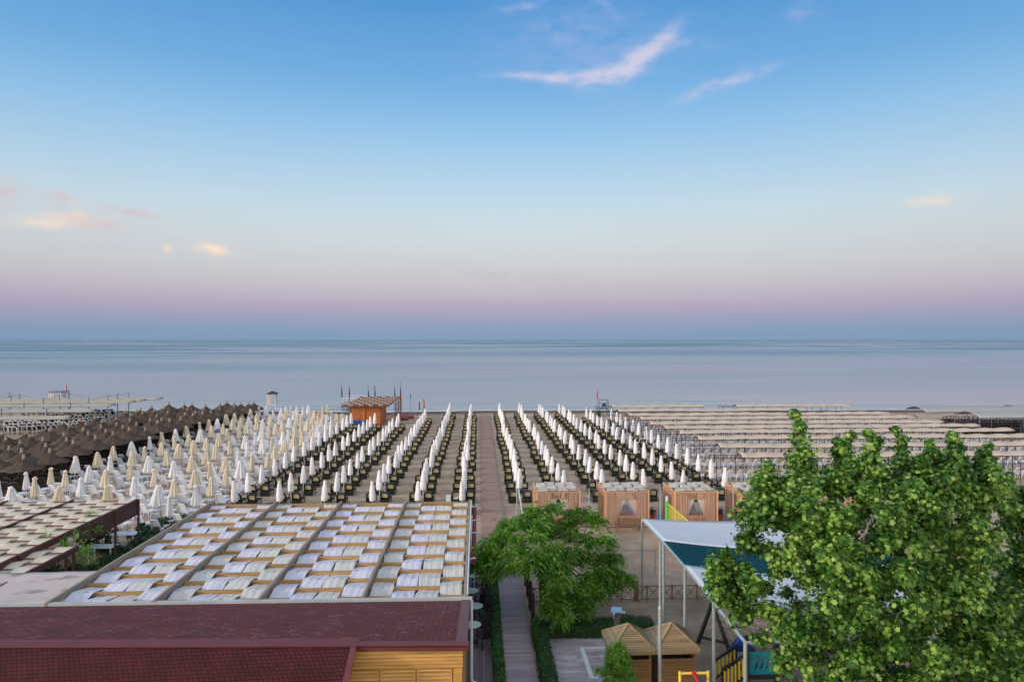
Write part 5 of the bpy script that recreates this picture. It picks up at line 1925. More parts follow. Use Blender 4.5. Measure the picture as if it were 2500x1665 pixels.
fronts = [(1312, 1415), (1479, 1585), (1650, 1750), (1811, 1912), (1985, 2086)]
names = ['slatted orange cabana partly behind the green bead tree', 'slatted orange cabana with bench in front, second from the boardwalk', 'slatted orange cabana behind the yellow volleyball net', 'slatted orange cabana half hidden by the big plane tree', 'slatted orange cabana behind the middle of the plane tree crown']
for i, (xa, xb) in enumerate(fronts):
    a, b_ = P(xa, 1287, 0), P(xb, 1287, 0)
    cx, cy = (a.x + b_.x) / 2, (a.y + b_.y) / 2
    t = thing('cabana', names[i], 'cabana', (0, 0, 0), 'slatted beach cabanas')
    cabana(t, True, i)
    t.location = (cx, cy, 0.02)
    d = thing('daybed', ('white cushioned daybed inside the %s slatted cabana from the boardwalk' % ordinal(i + 1)), 'daybed', (cx, cy + 1.7, 0.07), 'daybeds in the cabanas')
    MB().box(-0.95, 0.95, -0.95, 0.95, 0.0, 0.32).build('base', M['hut'], d, False, False)
    MB().box(-0.92, 0.92, -0.92, 0.92, 0.323, 0.52).build('mattress', M['cushion'], d, False, False)
    for sx in (-.5, .35):
        MB().add([(sx - .3, 0.45, .53), (sx + .3, .45, .53), (sx + .3, .85, .56), (sx - .3, .85, .56), (sx - .26, .62, .9), (sx + .26, .62, .9), (sx + .26, .82, .92), (sx - .26, .82, .92)], [(0, 3, 2, 1), (4, 5, 6, 7), (0, 1, 5, 4), (1, 2, 6, 5), (2, 3, 7, 6), (3, 0, 4, 7)]).build('pillow', M['cushion'], d, False, False)
    ct = thing('coffee_table', ('small slatted orange table at the opening of the %s cabana' % ordinal(i + 1)), 'table', (cx - 0.1, cy + 0.4, 0.07), 'tables in the cabanas')
    MB().box(-0.5, 0.5, -0.2, 0.25, 0.75, 0.8).build('table_top', M['hut'], ct, False, False)
    for sx in (-1, 1):
        MB().box(sx * .45 - .04, sx * .45 + .04, -0.18, 0.22, 0, 0.747).build('leg', M['hut'], ct, False, False)
    if i < 4:
        # little deck with side fences and a flower pot in the gap
        gx0, gx1 = cx + 1.6, cx + 1.6 + 1.75
        mb = MB()
        y = cy + 0.1
        while y < cy + 3.0:
            mb.box(gx0, gx1, y, y + 0.13, 0.02, 0.1)
            y += 0.145
        struct(mb, 'cabana_deck', M['board_near'])
        f = thing('low_fence', 'low orange slat fence beside the wooden deck right of the %s cabana' % ordinal(i + 1), 'fence', (gx1 + 0.12, cy + 1.5, 0), 'low slat fences between cabanas')
        mb = MB()
        y = cy - 0.1
        while y < cy + 3.1:
            mb.box(gx1 + 0.1, gx1 + 0.14, y, y + 0.07, 0.04, 0.78)
            y += 0.1
        mb.build('slats', M['cabana'], f)
        MB().box(gx1 + 0.06, gx1 + 0.18, cy - 0.12, cy + 3.15, 0.783, 0.83).build('rail', M['curtain'], f)
        pt = thing('flower_pot', 'terracotta pot with dark purple plant right of the %s cabana' % ordinal(i + 1), 'plant pot', (gx0 + 0.25, cy + 0.75, 0.1), 'plant pots between cabanas')
        MB().lathe([(0.2, 0), (0.3, 0.55), (0.33, 0.56), (0.33, 0.62), (0.27, 0.62)], 14).build('pot', M['terracotta'], pt, False, False)
        q, nn = clump_points([(gx0 + 0.25, cy + 0.75, 0.95), (gx0 + 0.1, cy + 0.7, 0.85), (gx0 + 0.42, cy + 0.8, 0.88)], [0.3, 0.24, 0.24], [120, 80, 80], 0.2)
        leaves_mesh('foliage', M['leaf_purple'], q, nn, 0.12 * (0.6 + 0.8 * NR.rand(len(q))), OVAL, pt)

# bench in front of the second cabana
p = P(1534, 1297, 0)
t = thing('bench', 'brown timber bench standing before the second cabana', 'bench', (p.x, p.y, 0))
for k in range(4):
    MB().box(-0.82, 0.82, -0.25 + k * 0.13, -0.14 + k * 0.13, 0.42, 0.46).build('seat_slat', M['bench_wood'], t, False, False)
mb = MB()
for k in range(4):
    z = 0.52 + k * 0.12
    mb.box(-0.82, 0.82, -0.32 - k * 0.02, -0.29 - k * 0.02, z, z + 0.1)
mb.build('backrest', M['bench_wood'], t, False, False)
for sx in (-1, 1):
    for y in (-0.3, 0.25):
        MB().beam((sx * .8, y, 0), (sx * .8, y - (0.08 if y < 0 else 0), 1.0 if y < 0 else 0.62), 0.06, 0.06).build('leg', M['bench_wood'], t, False, False)
    MB().box(sx * .8 - .03, sx * .8 + .03, -0.33, 0.3, 0.623, 0.66).build('armrest', M['bench_wood'], t, False, False)

# ------------------------------------------------------------------ sand court: ball nets, volleyball net, rustic fence
by = P(1262, 1292, 0).y
t = thing('ball_net', 'tall thin ball-stop net with wire along the front of the cabanas', 'net', (10, by, 0))
xs_ = [P(px, 1292, 0).x for px in (1262, 1440, 1617, 1800)]
for x in xs_:
    MB().tube([(x, by, 0), (x, by, 2.75)], 0.045, 8).build('pole', M['galv'], t)
MB().tube([(xs_[0], by, 2.72), (xs_[-1], by, 2.72)], 0.014, 5).build('wire', M['steel_grey'], t)
MB().tube([(xs_[0], by, 0.06), (xs_[-1], by, 0.06)], 0.012, 5).build('wire', M['steel_grey'], t)
mb = MB()
x = xs_[0]
while x < xs_[-1]:
    mb.tube([(x, by, 0.06), (x, by, 2.72)], 0.0022, 3, False)
    x += 0.25
for k in range(10):
    mb.tube([(xs_[0], by, 0.25 + k * 0.25), (xs_[-1], by, 0.25 + k * 0.25)], 0.0022, 3, False)
mb.build('netting', M['rope'], t)
MB().beam((xs_[0] + 0.12, by, 2.7), (xs_[0] + 0.55, by - 0.6, 0.0), 0.05, 0.05).build('brace', M['white_paint'], t)
p0 = P(1468, 1431, 0)
t = thing('court_net', 'low court net with grey posts on the sand behind the bead tree', 'net', (8, 38.0, 0))
ny = P(1517, 1402, 0).y
for px in (1340, 1517, 1600, 1690):
    x = P(px, 1402, 0).x
    MB().tube([(x, ny, 0), (x, ny, 1.35)], 0.025, 6).build('post', M['steel_grey'], t)
MB().tube([(P(1340, 1402, 0).x, ny, 1.34), (P(1690, 1402, 0).x, ny, 1.34)], 0.018, 5).build('wire', M['steel_grey'], t)
# volleyball net running towards the viewer
d0 = 46.0
v0 = PD(1628, d0, 0)
t = thing('volleyball_net', 'volleyball net with yellow mesh and padded green post', 'net', (v0.x, v0.y - 4.5, 0))
MB().tube([(v0.x, v0.y, 0), (v0.x, v0.y, 2.15)], 0.105, 12).build('post_pad', M['net_green'], t)
MB().tube([(v0.x, v0.y, 2.152), (v0.x, v0.y, 2.45)], 0.085, 10).build('post', M['white_paint'], t)
MB().tube([(v0.x + 0.3, v0.y - 9, 0), (v0.x + 0.3, v0.y - 9, 2.15)], 0.105, 12).build('post_pad', M['net_green'], t)
mb = MB()
for k in range(46):
    y = v0.y - 0.4 - k * 0.18
    mb.tube([(v0.x + 0.02, y, 1.05), (v0.x + 0.02, y, 1.95)], 0.012, 4, False)
for k in range(7):
    mb.tube([(v0.x + 0.02, v0.y - 0.4, 1.05 + k * .15), (v0.x + 0.02, v0.y - 8.6, 1.05 + k * .15)], 0.012, 4, False)
mb.build('netting', M['net_yellow'], t)
for z in (1.0, 2.0):
    MB().box(v0.x + 0.005, v0.x + 0.035, v0.y - 8.65, v0.y - 0.35, z - 0.035, z + 0.035).build('net_tape', M['net_yellow'], t)
MB().tube([(v0.x, v0.y, 2.25), (v0.x + 0.02, v0.y - 0.4, 2.03)], 0.012, 4).build('cord', M['rope'], t)

fy = P(1566, 1466, 0).y
t = thing('rustic_fence', 'rustic timber fence with crossed rails at the near edge of the sand court', 'fence', (8, fy, 0))
xa, xb = P(1300, 1466, 0).x, P(1735, 1466, 0).x
npan = 14
pw = (xb - xa) / npan
for k in range(npan + 1):
    MB().tube([(xa + k * pw, fy, 0), (xa + k * pw, fy, 0.78)], 0.035, 7).build('post', M['fence_wood'], t)
mb = MB()
mb.tube([(xa, fy, 0.72), (xb, fy, 0.72)], 0.028, 6)
mb.tube([(xa, fy, 0.08), (xb, fy, 0.08)], 0.028, 6)
mb.build('rail', M['fence_wood'], t)
for k in range(npan):
    mb = MB()
    mb.tube([(xa + k * pw + .03, fy + 0.01, 0.1), (xa + (k + 1) * pw - .03, fy + 0.01, 0.7)], 0.018, 5)
    mb.tube([(xa + k * pw + .03, fy - 0.02, 0.7), (xa + (k + 1) * pw - .03, fy - 0.02, 0.1)], 0.018, 5)
    mb.build('cross_brace', M['fence_wood'], t)
q = P(1558, 1464, 0)
o = MB().tube([(q.x - 0.08, q.y - 0.1, 0), (q.x - 0.08, q.y - 0.1, 1.0)], 0.09, 10).build('timber_post', M['fence_wood'])
tag(o, 'thick short timber post beside the shade sail pole at the rustic fence', 'post')
# dark fence panels along the boardwalk under the bead tree
t = thing('lattice_fence', 'dark brown timber fence with crossed rails along the boardwalk beneath the bead tree', 'fence', (2.52, 34.5, 0))
for k, y in enumerate((31.3, 32.9, 34.5, 36.1, 37.7, 39.3)):
    MB().box(2.44, 2.60, y - 0.08, y + 0.08, 0, 1.35).build('post', M['dark_wood'], t)
    if k < 5:
        mb = MB()
        for z in (0.15, 1.05):
            mb.beam((2.5, y + 0.08, z), (2.5, y + 1.52, z), 0.05, 0.08)
        mb.beam((2.53, y + 0.1, 0.2), (2.53, y + 1.5, 1.0), 0.03, 0.06)
        mb.beam((2.47, y + 0.1, 1.0), (2.47, y + 1.5, 0.2), 0.03, 0.06)
        mb.build('panel', M['dark_wood'], t)

# ------------------------------------------------------------------ shade sail frame
SZ = 4.0
cn_ = [P(1820, 1568, SZ), P(1742.6, 1471, SZ), P(1672, 1382, SZ), P(1620, 1323, SZ), P(1567.5, 1268, SZ)]
SXR = 8.8
t = thing('shade_sail', 'white and blue shade sail over the playground on tall grey poles', 'shade sail', (12, 28, 0))
for i, p in enumerate(cn_):
    MB().tube([(p.x, p.y, 0), (p.x, p.y, SZ)], 0.06, 10).build('pole', M['galv'], t)
    MB().tube([(p.x + SXR, p.y, 0), (p.x + SXR, p.y, SZ)], 0.06, 10).build('pole', M['galv'], t)
mb = MB()
for i in range(4):
    mb.tube([cn_[i], cn_[i + 1]], 0.05, 8)
    mb.tube([cn_[i] + Vector((SXR, 0, 0)), cn_[i + 1] + Vector((SXR, 0, 0))], 0.05, 8)
mb.tube([cn_[0], cn_[0] + Vector((SXR, 0, 0))], 0.045, 8)
mb.build('top_frame', M['galv'], t)
for a, b_, key, curve in ((4, 3, 'white_sail', 0.0), (3, 2, 'blue_sail', 0.7), (2, 1, 'white_sail', 0.9)):
    A, B = cn_[a], cn_[b_]

    def fn(u, v, A=A, B=B, key=key, a=a):
        p = A * (1 - v) + B * v
        sag0 = 0.0 if a == 4 else 0.75
        sag1 = 0.9 if a == 2 else 0.75
        x = p.x + SXR * u
        k = math.sin(PI * u)
        y = p.y - k * (sag0 * (1 - v) + sag1 * v) + (0.5 * k if a == 2 and v == 1 else 0)
        return (x, y, SZ + 0.06 - 0.16 * k * math.sin(PI * (0.15 + 0.7 * v)) - (0.12 * k))
    MB().sheet(fn, 40, 10, 0.006).build('cloth', M[key], t, True)

# slender lamp post in front
p = PD(1611, 22.5, 0)
zt = ZH(1485, 22.5)
t = thing('flood_light_post', 'slender pale grey post rising in front of the playhouse roofs', 'post', (p.x, p.y, 0))
MB().tube([(p.x, p.y, 0), (p.x, p.y, zt)], 0.058, 12).build('pole', M['galv'], t)
MB().tube([(p.x, p.y, zt + 0.002), (p.x, p.y, zt + 0.1), (p.x, p.y, zt + 2.2)], [0.07, 0.035, 0.032], 10).build('upper_pole', M['galv'], t)

# ------------------------------------------------------------------ hedges, shower, playhouse, bush
def hedge(name, label, boxes, leaf, size, dens, core_m):
    x0, x1, y0, y1, z1 = boxes[0]
    t = thing(name, label, 'hedge', ((x0 + x1) / 2, (y0 + y1) / 2, 0))
    mb = MB()
    pts, nr = [], []
    for (x0, x1, y0, y1, z1) in boxes:
        mb.box(x0 + .06, x1 - .06, y0 + .06, y1 - .06, 0, z1 - .06)
        fs = [((x1 - x0) * (y1 - y0), lambda n: (NR.uniform(x0, x1, n), NR.uniform(y0, y1, n), np.full(n, z1)), (0, 0, 1))]
        for yy, sg in ((y0, -1), (y1, 1)):
            fs.append(((x1 - x0) * z1, lambda n, yy=yy: (NR.uniform(x0, x1, n), np.full(n, yy), NR.uniform(0.02, z1, n)), (0, sg, 0.3)))
        for xx, sg in ((x0, -1), (x1, 1)):
            fs.append(((y1 - y0) * z1, lambda n, xx=xx: (np.full(n, xx), NR.uniform(y0, y1, n), NR.uniform(0.02, z1, n)), (sg, 0, 0.3)))
        for area, f, nv in fs:
            n = int(area * dens)
            q = np.stack(f(n), 1) + NR.normal(0, 0.03, (n, 3))
            q[:, 2] += 0.035 * np.sin(q[:, 0] * 3.1) * np.sin(q[:, 1] * 2.3)
            q[:, 2] = np.maximum(q[:, 2], 0.02)
            pts.append(q)
            nr.append(np.tile(np.array(nv, float), (n, 1)))
    pts, nr = np.concatenate(pts), np.concatenate(nr)
    mb.build('core', core_m, t)
    leaves_mesh('leaves', leaf, pts, nr, size * (0.6 + 0.8 * NR.rand(len(pts))), OVAL, t, 0.2, 0.6)
    return t


hy1 = P(1450, 1504, 0.55).y
hedge('hedge', 'dark trimmed L-shaped hedge around the paved square', [(2.38, 7.7, hy1 - 1.05, hy1, 0.56), (2.38, 2.92, 24.2, hy1 - 1.05, 0.6)], M['leaf_hedge'], 0.075, 520, M['leaf_garden'])
hedge('creeper_strip', 'narrow strip of bright green creeper between deck and boardwalk', [(0.64, 1.0, 21.5, 40.5, 0.34)], M['leaf_strip'], 0.1, 420, M['leaf_garden'])
p = P(1506, 1545, 0)
p = PD(1506, 28.4, 0)
zt = ZH(1492, 28.4)
t = thing('outdoor_shower', 'outdoor shower post with flat pale metal head above the hedge', 'shower', (p.x, p.y, 0))
MB().box(p.x - 0.11, p.x + 0.11, p.y - 0.09, p.y + 0.09, 0.03, zt).build('post', M['shower_post'], t)
MB().add([(p.x - 0.3, p.y - 0.2, zt + 0.02), (p.x + 0.18, p.y - 0.26, zt + 0.03), (p.x + 0.24, p.y + 0.2, zt + 0.06), (p.x - 0.16, p.y + 0.28, zt + 0.06), (p.x - 0.3, p.y - 0.2, zt + 0.06), (p.x + 0.18, p.y - 0.26, zt + 0.07), (p.x + 0.24, p.y + 0.2, zt + 0.1), (p.x - 0.16, p.y + 0.28, zt + 0.1)],
         [(0, 3, 2, 1), (4, 5, 6, 7), (0, 1, 5, 4), (1, 2, 6, 5), (2, 3, 7, 6), (3, 0, 4, 7)]).build('head_plate', M['chrome'], t)
MB().tube([(p.x - 0.14, p.y - 0.12, zt - 0.25), (p.x - 0.17, p.y - 0.16, zt - 0.05), (p.x - 0.1, p.y - 0.18, zt + 0.015)], 0.03, 8).build('pipe', M['chrome'], t)
MB().tube([(p.x + 0.11, p.y - 0.02, zt - 0.05), (p.x + 0.34, p.y - 0.04, zt - 0.02), (p.x + 0.4, p.y - 0.05, zt - 0.08)], 0.032, 8).build('shower_arm', M['chrome'], t)


def playhouse(name, label, xa, xb, y0, y1, ze, za, group):
    cx, cy = (xa + xb) / 2, (y0 + y1) / 2
    t = thing(name, label, 'playhouse', (cx, cy, 0), group)
    apex = Vector((cx, cy, za))
    cs = [Vector((xa, y0, ze)), Vector((xb, y0, ze)), Vector((xb, y1, ze)), Vector((xa, y1, ze))]
    for i in range(4):
        a, b_ = cs[i], cs[(i + 1) % 4]
        mb = MB()
        n = 13
        for k in range(n):
            f0, f1 = k / n, (k + 0.93) / n
            q = [a.lerp(apex, f0), b_.lerp(apex, f0), b_.lerp(apex, f1), a.lerp(apex, f1)]
            nrm = (b_ - a).cross(apex - a).normalized()
            lo = [v + nrm * 0.035 for v in q[:2]] + [v + nrm * 0.012 for v in q[2:]]
            mb.add(q + lo, [(0, 3, 2, 1), (4, 5, 6, 7), (0, 1, 5, 4), (1, 2, 6, 5), (2, 3, 7, 6), (3, 0, 4, 7)])
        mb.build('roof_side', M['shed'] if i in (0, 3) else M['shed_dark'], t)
    mb = MB()
    for c in cs:
        mb.beam(c + Vector((0, 0, 0.04)), apex + Vector((0, 0, 0.05)), 0.07, 0.035)
    mb.build('hip_trim', M['shed'], t)
    mb = MB()
    for i in range(4):
        a, b_ = cs[i], cs[(i + 1) % 4]
        off = (a + b_) / 2 - Vector((cx, cy, ze))
        off.normalize()
        mb.beam(a + off * 0.012 + Vector((0, 0, -0.045)), b_ + off * 0.012 + Vector((0, 0, -0.045)), 0.03, 0.15)
    mb.build('eaves_board', M['shed'], t)
    m_ = 0.13
    for i, (ax, bx, ay, by_) in enumerate(((xa + m_, xb - m_, y0 + m_, y0 + m_ + 0.04), (xa + m_, xb - m_, y1 - m_ - 0.04, y1 - m_), (xa + m_, xa + m_ + 0.04, y0 + m_ + .043, y1 - m_ - .043), (xb - m_ - 0.04, xb - m_, y0 + m_ + .043, y1 - m_ - .043))):
        mb = MB()
        z = 0.05
        while z < ze - 0.36:
            mb.box(ax, bx, ay, by_ - (0.004 if int(z * 100) % 2 else 0), z, z + 0.112)
            z += 0.12
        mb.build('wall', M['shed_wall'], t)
    for x in (xa + m_ - 0.012, xb - m_ - 0.068):
        for y in (y0 + m_ - 0.012, y1 - m_ - 0.068):
            MB().box(x, x + 0.08, y, y + 0.08, 0, ze - 0.125).build('corner_post', M['shed_wall'], t)
    return t


ya, yb = P(1546, 1592, 1.92).y, P(1524, 1541.5, 1.92).y
xl = [P(1491, 1592, 1.92).x, P(1601.8, 1592, 1.92).x, P(1711, 1590, 1.92).x]
playhouse('playhouse', 'small pine playhouse with pyramid roof, the one behind the bright green bush', xl[0], xl[1] - 0.012, ya, yb, 1.95, 2.55, 'pine playhouses')
playhouse('playhouse', 'small pine playhouse with pyramid roof, behind the slender grey post', xl[1] + 0.012, xl[2], ya, yb, 1.95, 2.55, 'pine playhouses')

bp_ = PD(1508, 22.9, 0)
t = thing('feathery_bush', 'bright lime green feathery bush before the left playhouse', 'bush', (bp_.x, bp_.y, 0))
cs, rs, ks = [], [], []
for i in range(110):
    z = R.uniform(0.3, 2.7)
    rr = 0.72 * math.sin(PI * min(1, (z / 2.8)) ** 0.9) + 0.08
    a, q = R.uniform(0, 6.28), math.sqrt(R.random()) * rr
    cs.append((bp_.x + q * math.cos(a), bp_.y + q * math.sin(a), z)); rs.append(R.uniform(0.13, 0.22)); ks.append(170)
q, nn = clump_points(cs, rs, ks, 0.1)
leaves_mesh('foliage', M['leaf_lime'], q, nn, 0.12 * (0.6 + 0.8 * NR.rand(len(q))), SLIM, t, 0.3, 0.9)
for k in range(5):
    a = k * 1.3
    MB().tube([(bp_.x, bp_.y, 0), (bp_.x + .12 * math.cos(a), bp_.y + .12 * math.sin(a), 1.0), (bp_.x + .3 * math.cos(a), bp_.y + .3 * math.sin(a), 2.2)], [0.025, 0.015, 0.006], 5).build('stem', M['bark_dark'], t)

# ------------------------------------------------------------------ playground
def A(px, py, d):
    return PD(px, d, ZH(py, d))


t = thing('play_gate', 'yellow tube play frame with red clamp and red slanting pole', 'play frame', (PD(1695, 21.2, 0).x, PD(1695, 21.2, 0).y, 0))
l, r_ = A(1660, 1643, 21.2), A(1729, 1642, 21.2)
MB().tube([(l.x, l.y, 0), (l.x, l.y, l.z + 0.06)], 0.045, 12).build('post', M['tube_yellow'], t)
MB().tube([(r_.x, r_.y, 0), (r_.x, r_.y, r_.z + 0.06)], 0.045, 12).build('post', M['tube_yellow'], t)
MB().tube([l, r_], 0.04, 12).build('cross_bar', M['tube_yellow'], t)
mid = l.lerp(r_, 0.48)
MB().tube([mid + Vector((-0.07, 0, 0)), mid + Vector((0.07, 0, 0))], 0.066, 12).build('clamp', M['tube_red'], t)
MB().tube([mid + Vector((0.0, -0.07, 0.0)), A(1718, 1690, 20.4)], 0.045, 10).build('slant_pole', M['tube_red'], t)

d = 25.0
t = thing('play_tower', 'black timber play structure with yellow stair rails and teal slotted panel', 'playground structure', (PD(1800, d, 0).x, PD(1800, d, 0).y, 0))
for off, x0, x1, ylo, yhi, n, dd in ((0, 1744, 1793, 1655, 1614, 6, 25.4), (1, 1766, 1822, 1688, 1643, 7, 24.6)):
    bl_, br_ = A(x0 - 2, ylo + 2, dd), A(x1 + 4, yhi + 1, dd)
    tl, tr = A(x0 - 2, 1614 if off == 0 else ylo - 55, dd), A(x1 + 4, 1577 if off == 0 else yhi - 50, dd)
    fr = MB()
    fr.beam(tl, tr, 0.06, 0.08)
    fr.beam(bl_, br_, 0.06, 0.1)
    fr.beam(bl_, tl, 0.06, 0.06)
    fr.beam(br_, tr, 0.06, 0.06)
    fr.beam((bl_.x, bl_.y, 0), bl_, 0.08, 0.08)
    fr.beam((br_.x, br_.y, 0), br_, 0.08, 0.08)
    fr.build('stair_rail', M['black_timber'], t)
    for k in range(n):
        f = (k + 0.45) / n
        a, b_ = bl_.lerp(br_, f), tl.lerp(tr, f)
        MB().beam(a.lerp(b_, 0.08) + Vector((0, -0.045, 0)), a.lerp(b_, 0.9) + Vector((0, -0.045, 0)), 0.06, 0.025, (0, 1, 0)).build('baluster', M['yellow_paint'], t)
pd = 24.8
a, b_ = A(1829, 1646, pd), A(1891, 1592, pd)
zl, zh = a.z, b_.z
nx = 4
xs2 = [a.x + (b_.x - a.x) * k / 40 for k in range(41)]
mb = MB()
py_ = a.y
# panel with three curved slots cut as separate strips of the board
slots = [0.2, 0.42, 0.64]


def curve_x(c, f):
    return c + 0.07 * math.sin(PI * f)


hz = zh - zl
mb.box(a.x, b_.x, py_ - 0.015, py_ + 0.015, zl, zl + hz * 0.26)
mb.box(a.x, b_.x, py_ - 0.015, py_ + 0.015, zl + hz * 0.80, zh)
W_ = b_.x - a.x
edges = [0.0] + [v for c in slots for v in (c, c + 0.09)] + [1.0]
for k in range(0, len(edges), 2):
    for j in range(8):
        f0, f1 = j / 8, (j + 1) / 8
        z0, z1 = zl + hz * (0.26 + 0.54 * f0), zl + hz * (0.26 + 0.54 * f1)
        e0 = [a.x + W_ * (edges[k] if edges[k] == 0 else curve_x(edges[k], f)) for f in (f0, f1)]
        e1 = [a.x + W_ * (edges[k + 1] if edges[k + 1] == 1 else curve_x(edges[k + 1], f)) for f in (f0, f1)]
        mb.add([(e0[0], py_ - .015, z0), (e1[0], py_ - .015, z0), (e1[1], py_ - .015, z1), (e0[1], py_ - .015, z1), (e0[0], py_ + .015, z0), (e1[0], py_ + .015, z0), (e1[1], py_ + .015, z1), (e0[1], py_ + .015, z1)],
               [(0, 1, 2, 3), (7, 6, 5, 4), (0, 3, 7, 4), (1, 5, 6, 2)])
mb.build('slotted_panel', M['teal'], t)
for x in (a.x - 0.1, b_.x + 0.1):
    MB().box(x - 0.06, x + 0.06, py_ - 0.06, py_ + 0.06, 0, zh + 0.6).build('post', M['black_timber'], t)
MB().box(a.x - 0.037, b_.x + 0.037, py_ - 0.05, py_ + 0.9, zl - 0.16, zl - 0.03).build('platform', M['black_timber'], t)
sa = A(1800, 1568, 25.6)
MB().add([(sa.x - .25, sa.y, sa.z - .35), (sa.x + .75, sa.y, sa.z - .35), (sa.x + .25, sa.y + .02, sa.z + .25), (sa.x - .25, sa.y + .3, sa.z - .35), (sa.x + .75, sa.y + .3, sa.z - .35), (sa.x + .25, sa.y + .3, sa.z + .25)], [(0, 1, 2), (5, 4, 3), (0, 3, 4, 1), (1, 4, 5, 2), (2, 5, 3, 0)]).build('roof', M['blue_tarp'], t)

# climbing net on an A-frame
dA = 28.4
t = thing('climbing_net', 'black timber A-frame with rope climbing net under the shade sail', 'climbing net', (PD(1745, dA, 0).x, PD(1745, dA, 0).y, 0))
ap = A(1738, 1472, dA)
f0 = P(1704, 1569, 0)
f1 = P(1790, 1612, 0)
for q_ in (f0, f1):
    MB().beam((q_.x, q_.y, 0), ap, 0.12, 0.12).build('leg', M['black_timber'], t)
ca, cb = Vector(f0).lerp(ap, 0.16), Vector(f1).lerp(ap, 0.3)
MB().beam(ca, cb, 0.09, 0.09).build('cross_beam', M['black_timber'], t)
ap2 = ap + Vector((2.6, -2.2, 0))
MB().beam(ap, ap2, 0.12, 0.12).build('top_beam', M['black_timber'], t)
for q_ in (f0, f1):
    MB().beam((q_.x + 2.6, q_.y - 2.2, 0), ap2, 0.12, 0.12).build('leg', M['black_timber'], t)
mb = MB()
b0, b1 = Vector((f1.x, f1.y, 0.1)), Vector((f1.x + 2.6, f1.y - 2.2, 0.1))
for k in range(13):
    f = k / 12
    mb.tube([ap.lerp(ap2, f), b0.lerp(b1, f)], 0.011, 4, False)
for k in range(9):
    f = (k + 0.5) / 9
    mb.tube([ap.lerp(b0, f), ap2.lerp(b1, f)], 0.011, 4, False)
mb.build('rope_net', M['rope'], t)

# ------------------------------------------------------------------ trees
def limb(mb, pts, r0, r1, n=8):
    k = len(pts)
    mb.tube(pts, [r0 + (r1 - r0) * i / (k - 1) for i in range(k)], n)


# bead tree by the boardwalk
bx, by2 = 3.15, 32.6
t = thing('bead_tree', 'feathery green bead tree leaning over the boardwalk', 'tree', (bx, by2, 0))
mb = MB()
limb(mb, [(bx, by2, 0), (bx - 0.1, by2, 1.2), (bx - 0.15, by2 + 0.1, 2.4), (bx + 0.1, by2 + 0.3, 3.4), (bx + 0.3, by2 + 0.6, 4.4)], 0.17, 0.07)
limb(mb, [(bx + 0.35, by2 + 0.1, 0), (bx + 0.5, by2, 1.0), (bx + 0.25, by2 + 0.1, 1.9), (bx + 0.5, by2 + 0.2, 2.8)], 0.1, 0.05)
cl = []
cps = [(1300, 1245, 35.0), (1350, 1238, 35.4), (1400, 1250, 35.2), (1440, 1262, 35.0), (1458, 1268, 34.8), (1235, 1278, 34.6), (1270, 1275, 34.0), (1320, 1280, 33.6), (1225, 1300, 33.8), (1195, 1325, 33.5), (1260, 1310, 33.4), (1310, 1310, 33.0), (1360, 1295, 34.2), (1400, 1305, 34.0), (1440, 1320, 33.8), (1480, 1318, 33.8), (1180, 1362, 33.2), (1172, 1378, 32.9), (1215, 1350, 33.2),
       (1250, 1345, 32.5), (1300, 1350, 32.2), (1350, 1335, 32.8), (1390, 1345, 33.0), (1425, 1360, 33.4), (1470, 1360, 33.6), (1500, 1362, 33.6), (1195, 1392, 32.6), (1225, 1385, 32.2), (1260, 1380, 31.8), (1295, 1375, 31.6), (1340, 1365, 32.0), (1370, 1385, 32.2), (1500, 1400, 33.2), (1465, 1400, 33.0), (1525, 1412, 33.2), (1490, 1425, 32.9), (1440, 1405, 32.8), (1345, 1405, 31.6), (1375, 1412, 31.4), (1355, 1430, 31.2), (1462, 1438, 32.6), (1430, 1425, 32.4),
       (1350, 1455, 31.0), (1365, 1475, 30.9), (1345, 1485, 30.9), (1415, 1465, 31.6), (1425, 1480, 31.5), (1400, 1445, 31.8), (1372, 1498, 30.9), (1445, 1445, 32.0), (1215, 1318, 34.2), (1180, 1345, 33.4), (1330, 1265, 34.6), (1385, 1275, 34.8), (1290, 1262, 34.8)]
for (px, py, d) in cps:
    d = d - 1.2
    cl.append(PD(px, d, ZH(py, d)))
for c in cl:
    top = Vector((bx - 0.1, by2 + 0.1, 2.6)) if c.z < 3.4 else Vector((bx + 0.1, by2 + 0.3, 3.3))
    m1 = top.lerp(c, 0.5) + Vector((0, 0, 0.3))
    limb(mb, [top, m1, c], 0.05, 0.012, 5)
mb.build('trunk', M['bark_dark'], t)
# fronds: a drooping rib with narrow leaflets
V, F = [], []
for c in cl:
    nf = 104
    for k in range(nf):
        dv = Vector((R.gauss(0, 1), R.gauss(0, 1), R.gauss(0.15, 0.8))).normalized()
        st = c + dv * R.uniform(0.0, 0.36) + Vector((R.uniform(-.12, .12), R.uniform(-.12, .12), R.uniform(-.1, .1)))
        dirh = Vector((dv.x + R.uniform(-.4, .4), dv.y + R.uniform(-.4, .4), R.uniform(-0.7, 0.7))).normalized()
        ln = R.uniform(0.22, 0.42)
        side = dirh.cross(Vector((R.uniform(-.6, .6), R.uniform(-.6, .6), 1))).normalized()
        for j in range(1, 7):
            f = j / 6
            p = st + dirh * (ln * f) - Vector((0, 0, 1)) * (0.3 * ln * 2 * f * f)
            for sg in (-1, 1):
                tip = p + side * sg * 0.13 * (1.15 - 0.6 * f) + dirh * 0.06 - Vector((0, 0, 0.05))
                wv = dirh * 0.036
                n = len(V)
                mid_ = p.lerp(tip, 0.5)
                V += [tuple(p), tuple(mid_ + wv), tuple(tip), tuple(mid_ - wv)]
                F.append((n, n + 1, n + 2, n + 3))
me = bpy.data.meshes.new('crown')
o3 = origin_of(t)
me.from_pydata([(x - o3.x, y - o3.y, z - o3.z) for x, y, z in V], [], F)
